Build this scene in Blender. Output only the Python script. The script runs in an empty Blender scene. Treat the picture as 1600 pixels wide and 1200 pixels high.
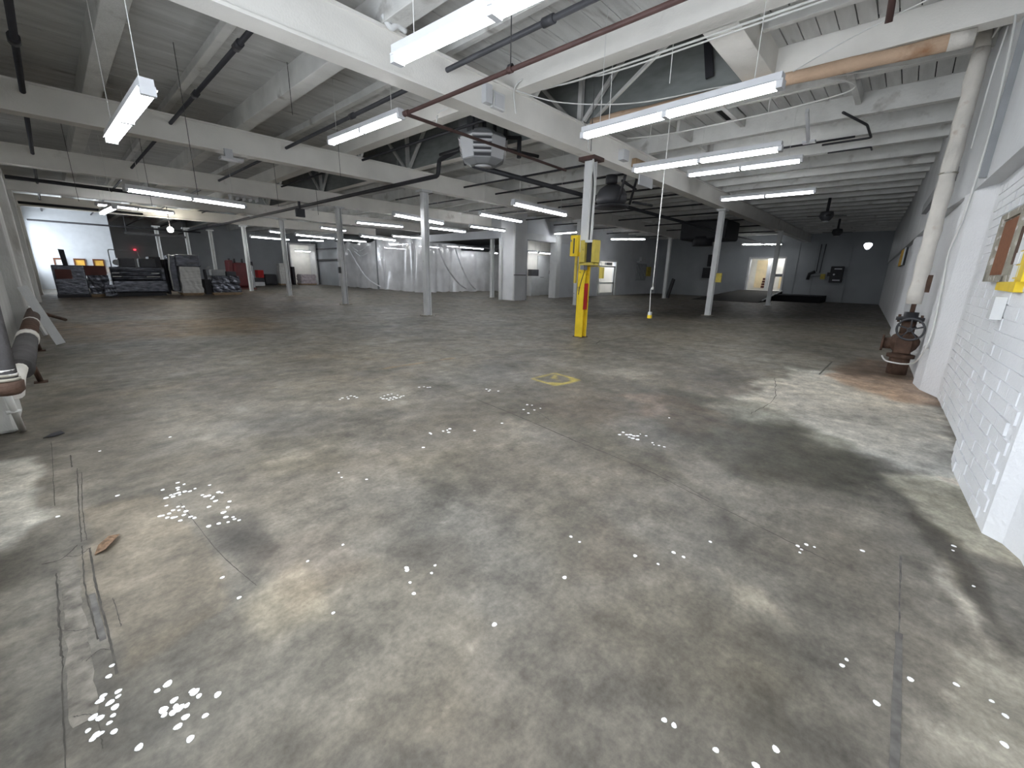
import bpy, bmesh, math, random
import numpy as np
from mathutils import Vector, Matrix
random.seed(7); rng = np.random.RandomState(5)
scn = bpy.context.scene
COL = scn.collection
R_ = math.radians

# ---------------------------------------------------------------- camera
H = 1.452
def cam_rows(p, r, y):
    cy, sy, cp, sp = math.cos(y), math.sin(y), math.cos(p), math.sin(p)
    f = Vector((-sy*cp, cy*cp, -sp)); rt = Vector((cy, sy, 0)); up = rt.cross(f)
    return rt*math.cos(r)+up*math.sin(r), -rt*math.sin(r)+up*math.cos(r), f
rt, up, fw = cam_rows(R_(15.004), R_(1.2566), R_(-47.409))
cd = bpy.data.cameras.new('camera'); cam = bpy.data.objects.new('camera', cd); COL.objects.link(cam)
m = Matrix.Identity(4)
for i in range(3):
    m[i][0], m[i][1], m[i][2] = rt[i], up[i], -fw[i]
m[2][3] = H
cam.matrix_world = m
cd.sensor_width = 36; cd.sensor_fit = 'HORIZONTAL'; cd.lens = 645.9/1600*36; cd.clip_start = 0.02; cd.clip_end = 200
scn.camera = cam

# ---------------------------------------------------------------- light and exposure
TUBE = 33.0          # radiance of a fluorescent tube
SKY = 9.5            # overcast daylight outside the windows
DAY = 1.0
w = bpy.data.worlds.new('world'); scn.world = w; w.use_nodes = True
bg = w.node_tree.nodes['Background']; bg.inputs[0].default_value = (0.86, 0.92, 1.0, 1); bg.inputs[1].default_value = SKY
scn.view_settings.view_transform = 'Standard'; scn.view_settings.look = 'None'
scn.view_settings.gamma = 1; scn.view_settings.use_curve_mapping = False
scn.view_settings.exposure = 0.45
cy = scn.cycles
cy.use_denoising = True; cy.max_bounces = 7; cy.diffuse_bounces = 4; cy.glossy_bounces = 2
cy.transmission_bounces = 4; cy.transparent_max_bounces = 10; cy.caustics_reflective = False; cy.caustics_refractive = False
cy.sample_clamp_indirect = 6; cy.use_light_tree = True
def portal(name, loc, rot, sx, sy):          # marks a window opening so the sky is sampled through it
    l = bpy.data.lights.new(name, 'AREA'); l.shape = 'RECTANGLE'; l.size = sx; l.size_y = sy; l.energy = 1
    l.cycles.is_portal = True
    o = bpy.data.objects.new(name, l); COL.objects.link(o); o.location = loc; o.rotation_euler = rot
portal('window_daylight', (-1.02, 2.55, 2.1), (0, R_(-90), 0), 2.7, 4.1)
portal('far_window_daylight', (-1.02, 33.0, 2.3), (0, R_(-90), 0), 2.6, 5.6)

# ---------------------------------------------------------------- materials
def lin(c): return tuple((x/12.92 if x <= 0.04045 else ((x+0.055)/1.055)**2.4) for x in c)
def mat(name, col, rough=0.6, metal=0.0, var=0.12, scale=3.0, bump=0.0, bscale=40.0, spec=0.3, col2=None, c2scale=2.0, c2lo=0.55, c2hi=0.7, stretch=None, emit=None, strength=0, wave=None):
    m = bpy.data.materials.new(name); m.use_nodes = True
    nt = m.node_tree; N = nt.nodes; L = nt.links; b = N['Principled BSDF']
    b.inputs['Roughness'].default_value = rough; b.inputs['Metallic'].default_value = metal
    b.inputs['Specular IOR Level'].default_value = spec
    g = N.new('ShaderNodeNewGeometry'); vec = g.outputs['Position']
    if stretch:
        mp = N.new('ShaderNodeMapping'); mp.inputs['Scale'].default_value = stretch
        L.new(vec, mp.inputs[0]); vec = mp.outputs[0]
    n = N.new('ShaderNodeTexNoise'); n.inputs['Scale'].default_value = scale; n.inputs['Detail'].default_value = 4
    L.new(vec, n.inputs['Vector'])
    mr = N.new('ShaderNodeMapRange'); mr.inputs[1].default_value = .3; mr.inputs[2].default_value = .7
    mr.inputs[3].default_value = 1-var; mr.inputs[4].default_value = 1+var
    L.new(n.outputs[0], mr.inputs[0])
    mx = N.new('ShaderNodeMix'); mx.data_type = 'RGBA'; mx.blend_type = 'MULTIPLY'; mx.inputs[0].default_value = 1
    mx.inputs[6].default_value = (*col, 1); L.new(mr.outputs[0], mx.inputs[7])
    out = mx.outputs[2]
    if col2:
        n2 = N.new('ShaderNodeTexNoise'); n2.inputs['Scale'].default_value = c2scale; n2.inputs['Detail'].default_value = 5
        L.new(vec, n2.inputs['Vector'])
        m2 = N.new('ShaderNodeMapRange'); m2.inputs[1].default_value = c2lo; m2.inputs[2].default_value = c2hi
        L.new(n2.outputs[0], m2.inputs[0])
        x2 = N.new('ShaderNodeMix'); x2.data_type = 'RGBA'; x2.inputs[7].default_value = (*col2, 1)
        L.new(m2.outputs[0], x2.inputs[0]); L.new(out, x2.inputs[6]); out = x2.outputs[2]
    L.new(out, b.inputs['Base Color'])
    if bump:
        n3 = N.new('ShaderNodeTexNoise'); n3.inputs['Scale'].default_value = bscale; n3.inputs['Detail'].default_value = 3
        L.new(vec, n3.inputs['Vector'])
        bp = N.new('ShaderNodeBump'); bp.inputs['Strength'].default_value = bump; bp.inputs['Distance'].default_value = 0.02
        L.new(n3.outputs[0], bp.inputs['Height']); L.new(bp.outputs[0], b.inputs['Normal'])
    if emit:
        b.inputs['Emission Color'].default_value = (*emit, 1); b.inputs['Emission Strength'].default_value = strength
    return m
M = {}
M['girder'] = mat('cream_paint', (.78, .765, .725), .55, var=.07, scale=1.5, bump=.15, col2=(.42, .39, .34), c2scale=1.3, c2lo=.66, c2hi=.8)
M['joist'] = mat('joist_paint', (.63, .63, .61), .7, var=.12, scale=2, bump=.3, bscale=25, col2=(.28, .26, .24), c2scale=2.5, c2lo=.62, c2hi=.78)
M['deck'] = mat('deck_paint', (.54, .545, .535), .8, var=.14, scale=2.2, bump=.3, col2=(.24, .22, .21), c2scale=2.0, c2lo=.64, c2hi=.8, stretch=(.5, 3, 1))
M['deckback'] = mat('dark_gap', (.03, .03, .03), .9)
M['monitor'] = mat('grey_board', (.22, .235, .23), .8, var=.12, stretch=(1, 1, 3))
M['wall'] = mat('white_brick_paint', (.80, .81, .83), .5, var=.06, scale=1.2, bump=.45, bscale=30, spec=.35)
M['wallsmooth'] = mat('white_wall_paint', (.60, .615, .63), .6, var=.09, scale=1.0, bump=.4, bscale=14)
M['leftwall'] = mat('worn_white_wall', (.60, .60, .575), .65, var=.12, scale=1.2, bump=.6, bscale=12, col2=(.27, .25, .22), c2scale=1.0, c2lo=.60, c2hi=.78, stretch=(1, 1, .45))
M['backwall'] = mat('grey_block_wall', (.36, .38, .40), .7, var=.10, scale=.7, bump=.3, bscale=8, col2=(.28, .29, .30), c2scale=.35, c2lo=.55, c2hi=.75)
M['colwhite'] = mat('column_white', (.66, .67, .67), .5, var=.06, bump=.1, col2=(.35, .31, .27), c2scale=6, c2lo=.70, c2hi=.78)
M['yellow'] = mat('yellow_paint', (.78, .56, .03), .5, var=.10, scale=4, bump=.15, col2=(.30, .20, .05), c2scale=7, c2lo=.67, c2hi=.75)
M['yellowdull'] = mat('dull_yellow_paint', (.50, .40, .08), .55, var=.15, scale=5, col2=(.25, .2, .06), c2scale=8, c2lo=.6, c2hi=.75)
M['red'] = mat('red_paint', (.42, .02, .02), .5, var=.1)
M['black'] = mat('black_iron', (.022, .022, .026), .55, var=.2, spec=.4)
M['darkgrey'] = mat('dark_grey_metal', (.055, .056, .062), .5, var=.2)
M['midgrey'] = mat('grey_metal', (.26, .27, .28), .5, var=.12)
M['brownpipe'] = mat('brown_iron_pipe', (.075, .042, .038), .6, var=.2)
M['rust'] = mat('rusty_iron', (.085, .050, .035), .8, var=.3, scale=9, bump=.4)
M['tan'] = mat('tan_lagging', (.58, .42, .30), .8, var=.12, scale=2, bump=.4, bscale=25, col2=(.33, .18, .10), c2scale=2.2, c2lo=.60, c2hi=.72)
M['lagging'] = mat('white_lagging', (.68, .65, .60), .75, var=.08, scale=4, bump=.5, bscale=18, col2=(.50, .40, .34), c2scale=5, c2lo=.62, c2hi=.75)
M['greylag'] = mat('grey_lagging', (.07, .066, .066), .8, var=.2, scale=6, bump=.4)
M['fixture'] = mat('white_enamel', (.55, .56, .58), .35, var=.03, spec=.5)
M['cable'] = mat('white_cable', (.68, .68, .66), .6, var=.04)
M['wirecable'] = mat('dark_cable', (.05, .05, .05), .6)
M['paper'] = mat('white_chip', (.93, .93, .92), .6, var=.02)
M['brownboard'] = mat('brown_board', (.21, .085, .04), .8, var=.12, scale=30)
M['frame'] = mat('weathered_frame', (.30, .28, .23), .7, var=.2, scale=12, col2=(.55, .53, .5), c2scale=14, c2lo=.55, c2hi=.62)
M['wood'] = mat('raw_wood', (.33, .24, .15), .8, var=.2, scale=8)
M['ramp'] = mat('dark_ramp', (.035, .033, .03), .8, var=.2)
M['platform'] = mat('black_platform', (.012, .012, .014), .9)
M['leaf'] = mat('dry_leaf', (.16, .10, .06), .8, var=.4, scale=60)
M['wrapdark'] = mat('shrink_wrap_over_dark', (.085, .092, .115), .2, metal=.5, var=.6, scale=4, bump=1.0, bscale=5, spec=.9, stretch=(1, 1, 2.2))
M['wrapwhite'] = mat('shrink_wrap_over_white', (.55, .55, .53), .3, var=.15, scale=5, bump=.8, bscale=10, spec=.8, stretch=(.5, .5, 4))
M['wrappink'] = mat('shrink_wrap_over_pink', (.50, .44, .46), .3, var=.2, scale=5, bump=.8, bscale=10, spec=.8)
M['redmachine'] = mat('red_enamel', (.07, .010, .012), .4, var=.3)
M['redbrown'] = mat('red_brown_steel', (.10, .035, .028), .6, var=.2)
M['yellowglow'] = mat('amber_blind_and_glint', (.70, .42, .08), .6, var=.2, scale=4)
M['windowframe'] = mat('brown_window_frame', (.12, .045, .02), .6)
def emitm(name, col, s):
    m = bpy.data.materials.new(name); m.use_nodes = True; nt = m.node_tree
    nt.nodes.remove(nt.nodes['Principled BSDF']); e = nt.nodes.new('ShaderNodeEmission')
    e.inputs[0].default_value = (*col, 1); e.inputs[1].default_value = s
    nt.links.new(e.outputs[0], nt.nodes['Material Output'].inputs[0]); return m
M['tube'] = emitm('fluorescent_tube', (.95, .97, 1.0), TUBE)
M['bulb'] = emitm('warm_bulb', (1.0, .93, .78), 110)
M['redlamp'] = emitm('red_exit_glow', (1.0, .05, .08), 2.0)
def plasticm():
    m = bpy.data.materials.new('clear_plastic_sheet'); m.use_nodes = True; nt = m.node_tree; N = nt.nodes; L = nt.links
    N.remove(N['Principled BSDF'])
    t = N.new('ShaderNodeBsdfTransparent'); t.inputs[0].default_value = (.93, .95, 1, 1)
    tr = N.new('ShaderNodeBsdfTranslucent'); tr.inputs[0].default_value = (.96, .97, 1.0, 1)
    d = N.new('ShaderNodeBsdfDiffuse'); d.inputs[0].default_value = (.93, .94, .96, 1)
    gl = N.new('ShaderNodeBsdfGlossy'); gl.inputs[1].default_value = .18
    a = N.new('ShaderNodeMixShader'); a.inputs[0].default_value = .5; L.new(tr.outputs[0], a.inputs[1]); L.new(d.outputs[0], a.inputs[2])
    b = N.new('ShaderNodeMixShader'); n = N.new('ShaderNodeTexNoise'); n.inputs['Scale'].default_value = 1.2
    g = N.new('ShaderNodeNewGeometry'); L.new(g.outputs['Position'], n.inputs['Vector'])
    mr = N.new('ShaderNodeMapRange'); mr.inputs[1].default_value = .3; mr.inputs[2].default_value = .7; mr.inputs[3].default_value = .72; mr.inputs[4].default_value = .95
    L.new(n.outputs[0], mr.inputs[0]); L.new(mr.outputs[0], b.inputs[0])
    L.new(t.outputs[0], b.inputs[1]); L.new(a.outputs[0], b.inputs[2])
    c = N.new('ShaderNodeMixShader'); c.inputs[0].default_value = .12; L.new(b.outputs[0], c.inputs[1]); L.new(gl.outputs[0], c.inputs[2])
    L.new(c.outputs[0], N['Material Output'].inputs[0]); return m
M['plastic'] = plasticm()
def glassm():
    m = bpy.data.materials.new('frosted_glass'); m.use_nodes = True; nt = m.node_tree; N = nt.nodes; L = nt.links
    N.remove(N['Principled BSDF'])
    t = N.new('ShaderNodeBsdfTransparent'); tr = N.new('ShaderNodeBsdfTranslucent'); gl = N.new('ShaderNodeBsdfGlossy'); gl.inputs[1].default_value = .1
    a = N.new('ShaderNodeMixShader'); a.inputs[0].default_value = .1; L.new(t.outputs[0], a.inputs[1]); L.new(tr.outputs[0], a.inputs[2])
    b = N.new('ShaderNodeMixShader'); b.inputs[0].default_value = .06; L.new(a.outputs[0], b.inputs[1]); L.new(gl.outputs[0], b.inputs[2])
    L.new(b.outputs[0], N['Material Output'].inputs[0]); return m
M['glass'] = glassm()

# ---------------------------------------------------------------- mesh helpers
class MB:
    def __init__(s): s.v = []; s.f = []; s.sm = []
    def add(s, v, f, smooth=False):
        o = len(s.v); s.v += [tuple(p) for p in v]; s.f += [tuple(i+o for i in q) for q in f]; s.sm += [smooth]*len(f); return s
    def box(s, x0, x1, y0, y1, z0, z1):
        x0, x1 = sorted((x0, x1)); y0, y1 = sorted((y0, y1)); z0, z1 = sorted((z0, z1))
        v = [(x0, y0, z0), (x1, y0, z0), (x1, y1, z0), (x0, y1, z0), (x0, y0, z1), (x1, y0, z1), (x1, y1, z1), (x0, y1, z1)]
        return s.add(v, [(0, 3, 2, 1), (4, 5, 6, 7), (0, 1, 5, 4), (1, 2, 6, 5), (2, 3, 7, 6), (3, 0, 4, 7)])
    def bar(s, a, b, wd, ht, upv=(0, 0, 1)):
        a = Vector(a); b = Vector(b); d = (b-a).normalized(); u = Vector(upv)
        sd = d.cross(u)
        if sd.length < 1e-4: sd = d.cross(Vector((1, 0, 0)))
        sd.normalize(); u = sd.cross(d).normalized(); v = []
        for p in (a, b):
            for i, j in ((-1, -1), (1, -1), (1, 1), (-1, 1)): v.append(p+sd*wd/2*i+u*ht/2*j)
        return s.add(v, [(0, 1, 2, 3), (7, 6, 5, 4), (0, 4, 5, 1), (1, 5, 6, 2), (2, 6, 7, 3), (3, 7, 4, 0)])
    def tube(s, pts, r, n=10, cap=True):
        pts = [Vector(p) for p in pts]; k = len(pts)
        rs = r if isinstance(r, (list, tuple)) else [r]*k
        base = len(s.v); ref = None; ring = []
        for i, p in enumerate(pts):
            d = (pts[min(i+1, k-1)]-pts[max(i-1, 0)])
            d = d.normalized() if d.length > 1e-9 else Vector((0, 0, 1))
            if ref is None:
                ref = Vector((0, 0, 1)) if abs(d.z) < .9 else Vector((1, 0, 0))
            a = (ref-d*ref.dot(d)); a = a.normalized() if a.length > 1e-6 else d.orthogonal().normalized(); ref = a
            b = d.cross(a)
            for j in range(n):
                t = 2*math.pi*j/n; ring.append(p+(a*math.cos(t)+b*math.sin(t))*rs[i])
        f = []
        for i in range(k-1):
            for j in range(n):
                f.append((i*n+j, i*n+(j+1) % n, (i+1)*n+(j+1) % n, (i+1)*n+j))
        s.add(ring, f, True)
        if cap:
            s.f.append(tuple(base+j for j in reversed(range(n)))); s.f.append(tuple(base+(k-1)*n+j for j in range(n))); s.sm += [False, False]
        return s
    def prism(s, poly, z0, z1):
        n = len(poly); v = [(x, y, z0) for x, y in poly]+[(x, y, z1) for x, y in poly]
        return s.add(v, [tuple(reversed(range(n))), tuple(range(n, 2*n))]+[(i, (i+1) % n, n+(i+1) % n, n+i) for i in range(n)])
    def disc(s, c, r, n=10, th=.002, sq=1.0, ang=0, jit=0):
        v = []
        for z in (0, th):
            for j in range(n):
                t = 2*math.pi*j/n; rr = r*(1+jit*math.sin(3*t+ang*7)); x = rr*math.cos(t); y = rr*sq*math.sin(t)
                v.append((c[0]+x*math.cos(ang)-y*math.sin(ang), c[1]+x*math.sin(ang)+y*math.cos(ang), c[2]+z))
        return s.add(v, [tuple(reversed(range(n))), tuple(range(n, 2*n))]+[(i, (i+1) % n, n+(i+1) % n, n+i) for i in range(n)])
    def mesh(s, name, material):
        me = bpy.data.meshes.new(name); me.from_pydata(s.v, [], s.f)
        if any(s.sm): me.polygons.foreach_set('use_smooth', s.sm)
        if material: me.materials.append(material if not isinstance(material, str) else M[material])
        me.update(); return me
    def build(s, name, material, parent=None, kind=None, label=None, bevel=0):
        o = bpy.data.objects.new(name, s.mesh(name, material)); COL.objects.link(o)
        if parent is not None:
            o.parent = parent
            if parent.type == 'EMPTY' or True:
                o.matrix_parent_inverse = Matrix.Translation(-Vector(parent.location)) if parent.rotation_euler.z == 0 and parent.get('_abs', 1) and not parent.get('_loc') else Matrix.Identity(4)
        if kind: o['kind'] = kind
        if label: o['label'] = label
        if bevel:
            b = o.modifiers.new('b', 'BEVEL'); b.width = bevel; b.segments = 2; b.limit_method = 'ANGLE'
        return o
# parts are modelled in world coordinates under an Empty at the thing's base; things to be copied (with '_loc') are modelled in local coordinates
def thing(name, label, cat, loc=(0, 0, 0), rz=0, group=None, local=False):
    o = bpy.data.objects.new(name, None); COL.objects.link(o); o.location = loc; o.rotation_euler = (0, 0, rz)
    o.empty_display_size = .1
    o['label'] = label; o['category'] = cat
    if group: o['group'] = group
    if local: o['_loc'] = 1
    return o
def tag(o, label, cat, group=None):
    o['label'] = label; o['category'] = cat
    if group: o['group'] = group
    return o
def struct(name, mb, material, parent=None, bevel=0):
    return mb.build(name, material, parent, 'structure' if parent is None else None, None, bevel)
def dup(root, loc, rz, label, group=None, scale=None):
    r = root.copy(); COL.objects.link(r); r.location = loc; r.rotation_euler = (0, 0, rz); r['label'] = label
    if group: r['group'] = group
    if scale: r.scale = scale
    for ch in list(root.children):
        c = ch.copy(); COL.objects.link(c); c.parent = r
        for g in ch.children:
            d = g.copy(); COL.objects.link(d); d.parent = c
    return r
def curve_pts(pts, n=8):
    P = [Vector(p) for p in pts]; out = []
    for i in range(len(P)-1):
        p0 = P[max(i-1, 0)]; p1 = P[i]; p2 = P[i+1]; p3 = P[min(i+2, len(P)-1)]
        for k in range(n):
            t = k/n
            out.append(.5*((2*p1)+(p2-p0)*t+(2*p0-5*p1+4*p2-p3)*t*t+(3*p1-p0-3*p2+p3)*t**3))
    out.append(P[-1]); return out

# ================================================================ FLOOR
xs = np.concatenate([np.arange(-1.2, 7, .032), np.arange(7, 16, .085), np.arange(16, 38.6, .4)])
ys = np.concatenate([np.arange(-1.4, 6.5, .032), np.arange(6.5, 16, .085), np.arange(16, 45, .4)])
nx, ny = len(xs), len(ys)
X, Y = np.meshgrid(xs, ys, indexing='ij')
def vnoise(x, y, s, seed):
    r = np.random.RandomState(seed).rand(64, 64)
    x = x*s+100; y = y*s+100
    xi = np.floor(x).astype(int); yi = np.floor(y).astype(int); fx = x-xi; fy = y-yi
    fx = fx*fx*(3-2*fx); fy = fy*fy*(3-2*fy)
    g = lambda i, j: r[i % 64, j % 64]
    return (g(xi, yi)*(1-fx)+g(xi+1, yi)*fx)*(1-fy)+(g(xi, yi+1)*(1-fx)+g(xi+1, yi+1)*fx)*fy
def fbm(x, y, s, seed, o=5):
    t = 0; a = 1; n = 0
    for k in range(o):
        t = t+a*vnoise(x, y, s*2**k, seed+k); n += a; a *= .55
    return t/n-.5
wx = X+.22*fbm(X, Y, 1.6, 1); wy = Y+.22*fbm(X, Y, 1.6, 20)
colr = np.ones((nx, ny, 3))*np.array([1.0, .985, .925])
big = fbm(X, Y, .55, 40); mid = fbm(X, Y, 1.6, 50); streak = fbm(X*.8+Y*.8, (X-Y)*3, 1.0, 60)
colr *= (1+.42*big+.95*mid+.06*streak+.5*fbm(X, Y, 4.5, 91, 4))[..., None]
warm = fbm(X, Y, .7, 70); colr[..., 0] *= 1+.16*warm; colr[..., 2] *= 1-.22*warm
def poly_sd(px, py, poly):
    d = np.full(px.shape, 1e9); inside = np.zeros(px.shape, bool); n = len(poly)
    for i in range(n):
        ax, ay = poly[i]; bx, by = poly[(i+1) % n]
        ex, ey = bx-ax, by-ay; l2 = ex*ex+ey*ey+1e-12
        t = np.clip(((px-ax)*ex+(py-ay)*ey)/l2, 0, 1)
        d = np.minimum(d, np.hypot(px-ax-t*ex, py-ay-t*ey))
        c = ((ay > py) != (by > py)) & (px < (bx-ax)*(py-ay)/(by-ay+1e-12)+ax); inside ^= c
    return np.where(inside, -d, d)
def stain_and_shading(poly, c, alpha=1, soft=.12, rough=.25, warp=True):
    global colr
    sd = poly_sd(wx if warp else X, wy if warp else Y, poly)+rough*fbm(X, Y, 3.2, int(abs(poly[0][0]*97))+3)
    k = np.clip(.5-sd/(2*soft), 0, 1); k = (k*k*(3-2*k)*alpha)[..., None]
    colr = colr*(1-k)+colr*np.array(c)*k
def flat(poly, c, alpha=1, soft=.03, rough=.03):
    global colr
    sd = poly_sd(X, Y, poly)+rough*fbm(X, Y, 6, 9)
    k = np.clip(.5-sd/(2*soft), 0, 1); k = (k*alpha)[..., None]
    colr = colr*(1-k)+np.array(c)*k
# pale chalky area by the right wall, dark wet band, rust round the valve
stain_and_shading([(4.9, 1.5), (8.3, .9), (8.6, -.4), (4.4, -.75), (4.3, -.2), (4.9, .5)], (3.3, 3.5, 3.8), .9, .18, .7)
stain_and_shading([(5.3, 2.2), (5.6, 1.0), (4.75, .15), (4.2, -.12), (3.6, -.05), (3.4, .5), (3.7, 1.4)], (.50, .50, .45), .95, .12, .5)
stain_and_shading([(8.0, .7), (10.5, .4), (10.2, -.4), (7.1, -.7), (6.9, -.1)], (.86, .62, .48), .9, .12, .4)
stain_and_shading([(4.1, -.1), (4.6, -.7), (3.3, -.8), (3.2, -.5)], (2.7, 2.75, 2.6), 1, .06, .15)
stain_and_shading([(3.8, -.15), (3.35, -.46), (2.4, -.60), (2.3, -.55), (3.0, -.40)], (.42, .40, .37), .95, .03, .08)
stain_and_shading([(3.1, -.42), (2.75, -.48), (2.3, -.50), (2.4, -.45), (2.9, -.36)], (2.3, 2.3, 2.3), .95, .02, .08)
stain_and_shading([(2.3, -.3), (1.6, -.35), (1.5, -.9), (2.4, -.9)], (1.6, 1.62, 1.6), .8, .1, .4)
flat([(2.96, 3.46), (3.62, 3.45), (3.5, 2.5), (3.05, 2.45)], (.62, .60, .52), .75, .03, .08)
stain_and_shading([(3.2, 2.5), (3.5, 2.6), (3.2, 1.2), (2.9, .8), (2.85, 1.4)], (.72, .72, .68), .8, .08, .2)
flat([(1.65, 1.12), (1.42, 1.03), (1.24, .84), (1.27, .72), (1.40, .84), (1.56, 1.0)], (1.12, 1.10, 1.0), .45, .03, .03)
flat([(1.32, .72), (1.20, .80), (1.17, .72), (1.27, .66)], (1.25, 1.22, 1.12), .4, .03, .03)
stain_and_shading([(2.08, .50), (2.05, .28), (1.88, .12), (1.90, .36)], (1.5, 1.48, 1.40), .85, .03, .14)
stain_and_shading([(1.95, .55), (1.85, .05), (1.3, .05), (1.35, .7)], (.85, .84, .80), .8, .12, .3)
stain_and_shading([(1.7, .25), (1.45, .25), (1.4, .02), (1.6, .02)], (.66, .65, .62), .8, .06, .2)
stain_and_shading([(-.12, 3.45), (.22, 3.40), (.33, 2.5), (.3, 1.9), (-.09, 1.8)], (1.22, 1.15, 1.05), .9, .02, .06)
stain_and_shading([(.05, 4.6), (.6, 4.2), (.85, 3.25), (.3, 3.15), (.0, 3.5)], (.74, .74, .73), .9, .12, .25)
stain_and_shading([(.345, 2.85), (.58, 2.75), (.60, 2.2), (.40, 2.0)], (.60, .60, .61), .9, .025, .05)
stain_and_shading([(-1.1, 5.2), (-.33, 4.7), (-.26, 3.5), (-.36, 3.1), (-1.1, 3.1)], (2.7, 2.85, 3.05), 1, .05, .2)  # pale pool of window daylight painted into the floor colour
stain_and_shading([(-1.1, 3.12), (-.24, 3.1), (-.3, 2.78), (-1.1, 2.5)], (.80, .79, .76), .9, .05, .1)
stain_and_shading([(-1.1, 2.6), (-.25, 2.7), (-.25, 1.9), (-1.1, 1.5)], (1.7, 1.72, 1.72), .9, .06, .15)
stain_and_shading([(-1.0, 16.5), (.2, 15.3), (4.2, 14.2), (3.5, 10.6), (.16, 11.2)], (.95, .72, .48), .85, .5, .8)
stain_and_shading([(-1, 27), (9, 40), (9, 18), (5, 14), (-1, 18)], (.66, .54, .48), .75, .8, .8)  # brown floor toward the machines, with far dimness painted in
stain_and_shading([(4.6, 2.3), (5.2, 1.9), (4.4, .9), (3.9, 1.4)], (1.30, 1.10, 1.02), .8, .12, .5)
stain_and_shading([(.45, 2.3), (.8, 2.2), (.9, 1.7), (.5, 1.6)], (1.06, .99, .96), .6, .08, .2)
stain_and_shading([(2.6, 3.6), (3.6, 5.2), (2.2, 5.8), (1.2, 4.6)], (1.22, 1.20, 1.16), .8, .2, .5)
stain_and_shading([(5.4, 3.3), (6.3, 3.0), (6.2, 2.5), (5.5, 2.6)], (1.5, 1.5, 1.52), .9, .08, .3)
stain_and_shading([(1.9, 2.1), (1.4, 1.9), (1.7, 2.7), (2.3, 2.5)], (.75, .74, .70), .8, .15, .4)
stain_and_shading([(2.2, 1.3), (1.9, .6), (1.6, .9), (1.8, 1.5)], (.72, .68, .64), .8, .12, .3)
stain_and_shading([(1.3, 1.65), (1.15, 1.2), (1.0, 1.3), (1.05, 1.7)], (.74, .72, .70), .8, .08, .2)
stain_and_shading([(.30, 1.95), (.65, 1.95), (.6, 1.5), (.35, 1.5)], (1.45, 1.42, 1.32), .85, .05, .22)
flat([(1.95, 1.55), (2.15, 1.22), (1.62, .98), (1.40, 1.3)], (1.02, 1.02, .94), .5, .04, .04)
stain_and_shading([(11, 9), (22, 1), (36, 1), (36, 8), (25, 7)], (.48, .45, .43), .9, .8, 1.0)  # dimness of the far right floor painted into its colour
stain_and_shading([(8, 40), (17, 40), (36, 14), (20, 9), (9, 12)], (.66, .64, .60), .8, 1.0, 1.2)  # far floor darkened in colour for the fading light
stain_and_shading([(4.5, 5.5), (5.5, 8.5), (2.5, 9), (1, 7), (2.5, 6)], (1.16, 1.15, 1.1), .7, .4, .6)
# paint: worn yellow square with a broken cross, orange floor tape
def line(a, b, wd, c, alpha=.9, rough=.03):
    a = np.array(a); b = np.array(b); d = (b-a)/np.linalg.norm(b-a); n = np.array([-d[1], d[0]])*wd/2
    flat([tuple(a+n), tuple(b+n), tuple(b-n), tuple(a-n)], c, alpha, .022, rough)
YEL = (2.9, 2.5, .55)
c1, c2, c3, c4 = (4.42, 3.67), (4.93, 3.66), (4.86, 3.17), (4.36, 3.22)
for a, b, al in ((c1, c2, .8), (c2, c3, 1), (c3, c4, 1), (c4, c1, 1)): line(a, b, .055, YEL, al, .05)
flat([(4.36, 3.22), (4.36, 3.42), (4.47, 3.36), (4.55, 3.21)], YEL, .95, .02, .03)
flat([(4.86, 3.17), (4.70, 3.18), (4.78, 3.28), (4.88, 3.34)], YEL, .95, .02, .03)
line((4.87, 3.6), (4.66, 3.46), .07, YEL, .7, .05); line((4.66, 3.46), (4.6, 3.3), .06, (1.6, 1.5, .8), .6, .05)
line((3.21, 5.62), (4.54, 5.55), .055, (1.7, 1.25, .75), .75, .12)
line((2.5, 6.0), (3.21, 5.62), .05, (1.35, 1.15, .8), .45, .15)
stain_and_shading([(-.12, 1.95), (.9, 1.75), (1.1, .9), (-.4, .9)], (1.03, .99, .92), .8, .1, .3)
stain_and_shading([(7.6, 2.2), (9.4, 2.6), (9.8, .9), (7.9, .6), (6.8, 1.2)], (1.45, 1.45, 1.42), .8, .3, .9)
stain_and_shading([(3.5, 3.0), (4.6, 2.4), (4.2, 1.7), (3.4, 2.0)], (.78, .70, .64), .7, .12, .4)
stain_and_shading([(1.0, 3.9), (1.6, 3.4), (1.2, 2.9), (.7, 3.3)], (.86, .85, .80), .8, .12, .4)
fleck = fbm(X, Y, 9, 77, 4); colr *= (1+.55*np.clip(fleck-.12, 0, 1)*3-.5*np.clip(-.13-fleck, 0, 1)*3)[..., None]
colr = np.clip(colr, .18, 4.6)
verts = np.stack([X, Y, np.zeros_like(X)], -1).reshape(-1, 3)
ii = (np.arange(nx-1)[:, None]*ny+np.arange(ny-1)[None, :]).ravel()
faces = np.stack([ii, ii+ny, ii+ny+1, ii+1], -1)
fm = bpy.data.meshes.new('floor'); fm.vertices.add(len(verts)); fm.vertices.foreach_set('co', verts.ravel())
fm.loops.add(faces.size); fm.loops.foreach_set('vertex_index', faces.ravel().astype(np.int32))
fm.polygons.add(len(faces)); fm.polygons.foreach_set('loop_start', np.arange(0, faces.size, 4, dtype=np.int32))
fm.update(calc_edges=True)
at = fm.attributes.new('stain_and_shading', 'FLOAT_COLOR', 'POINT')
at.data.foreach_set('color', np.concatenate([colr.reshape(-1, 3)/4, np.ones((nx*ny, 1))], 1).astype(np.float32).ravel())
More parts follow.
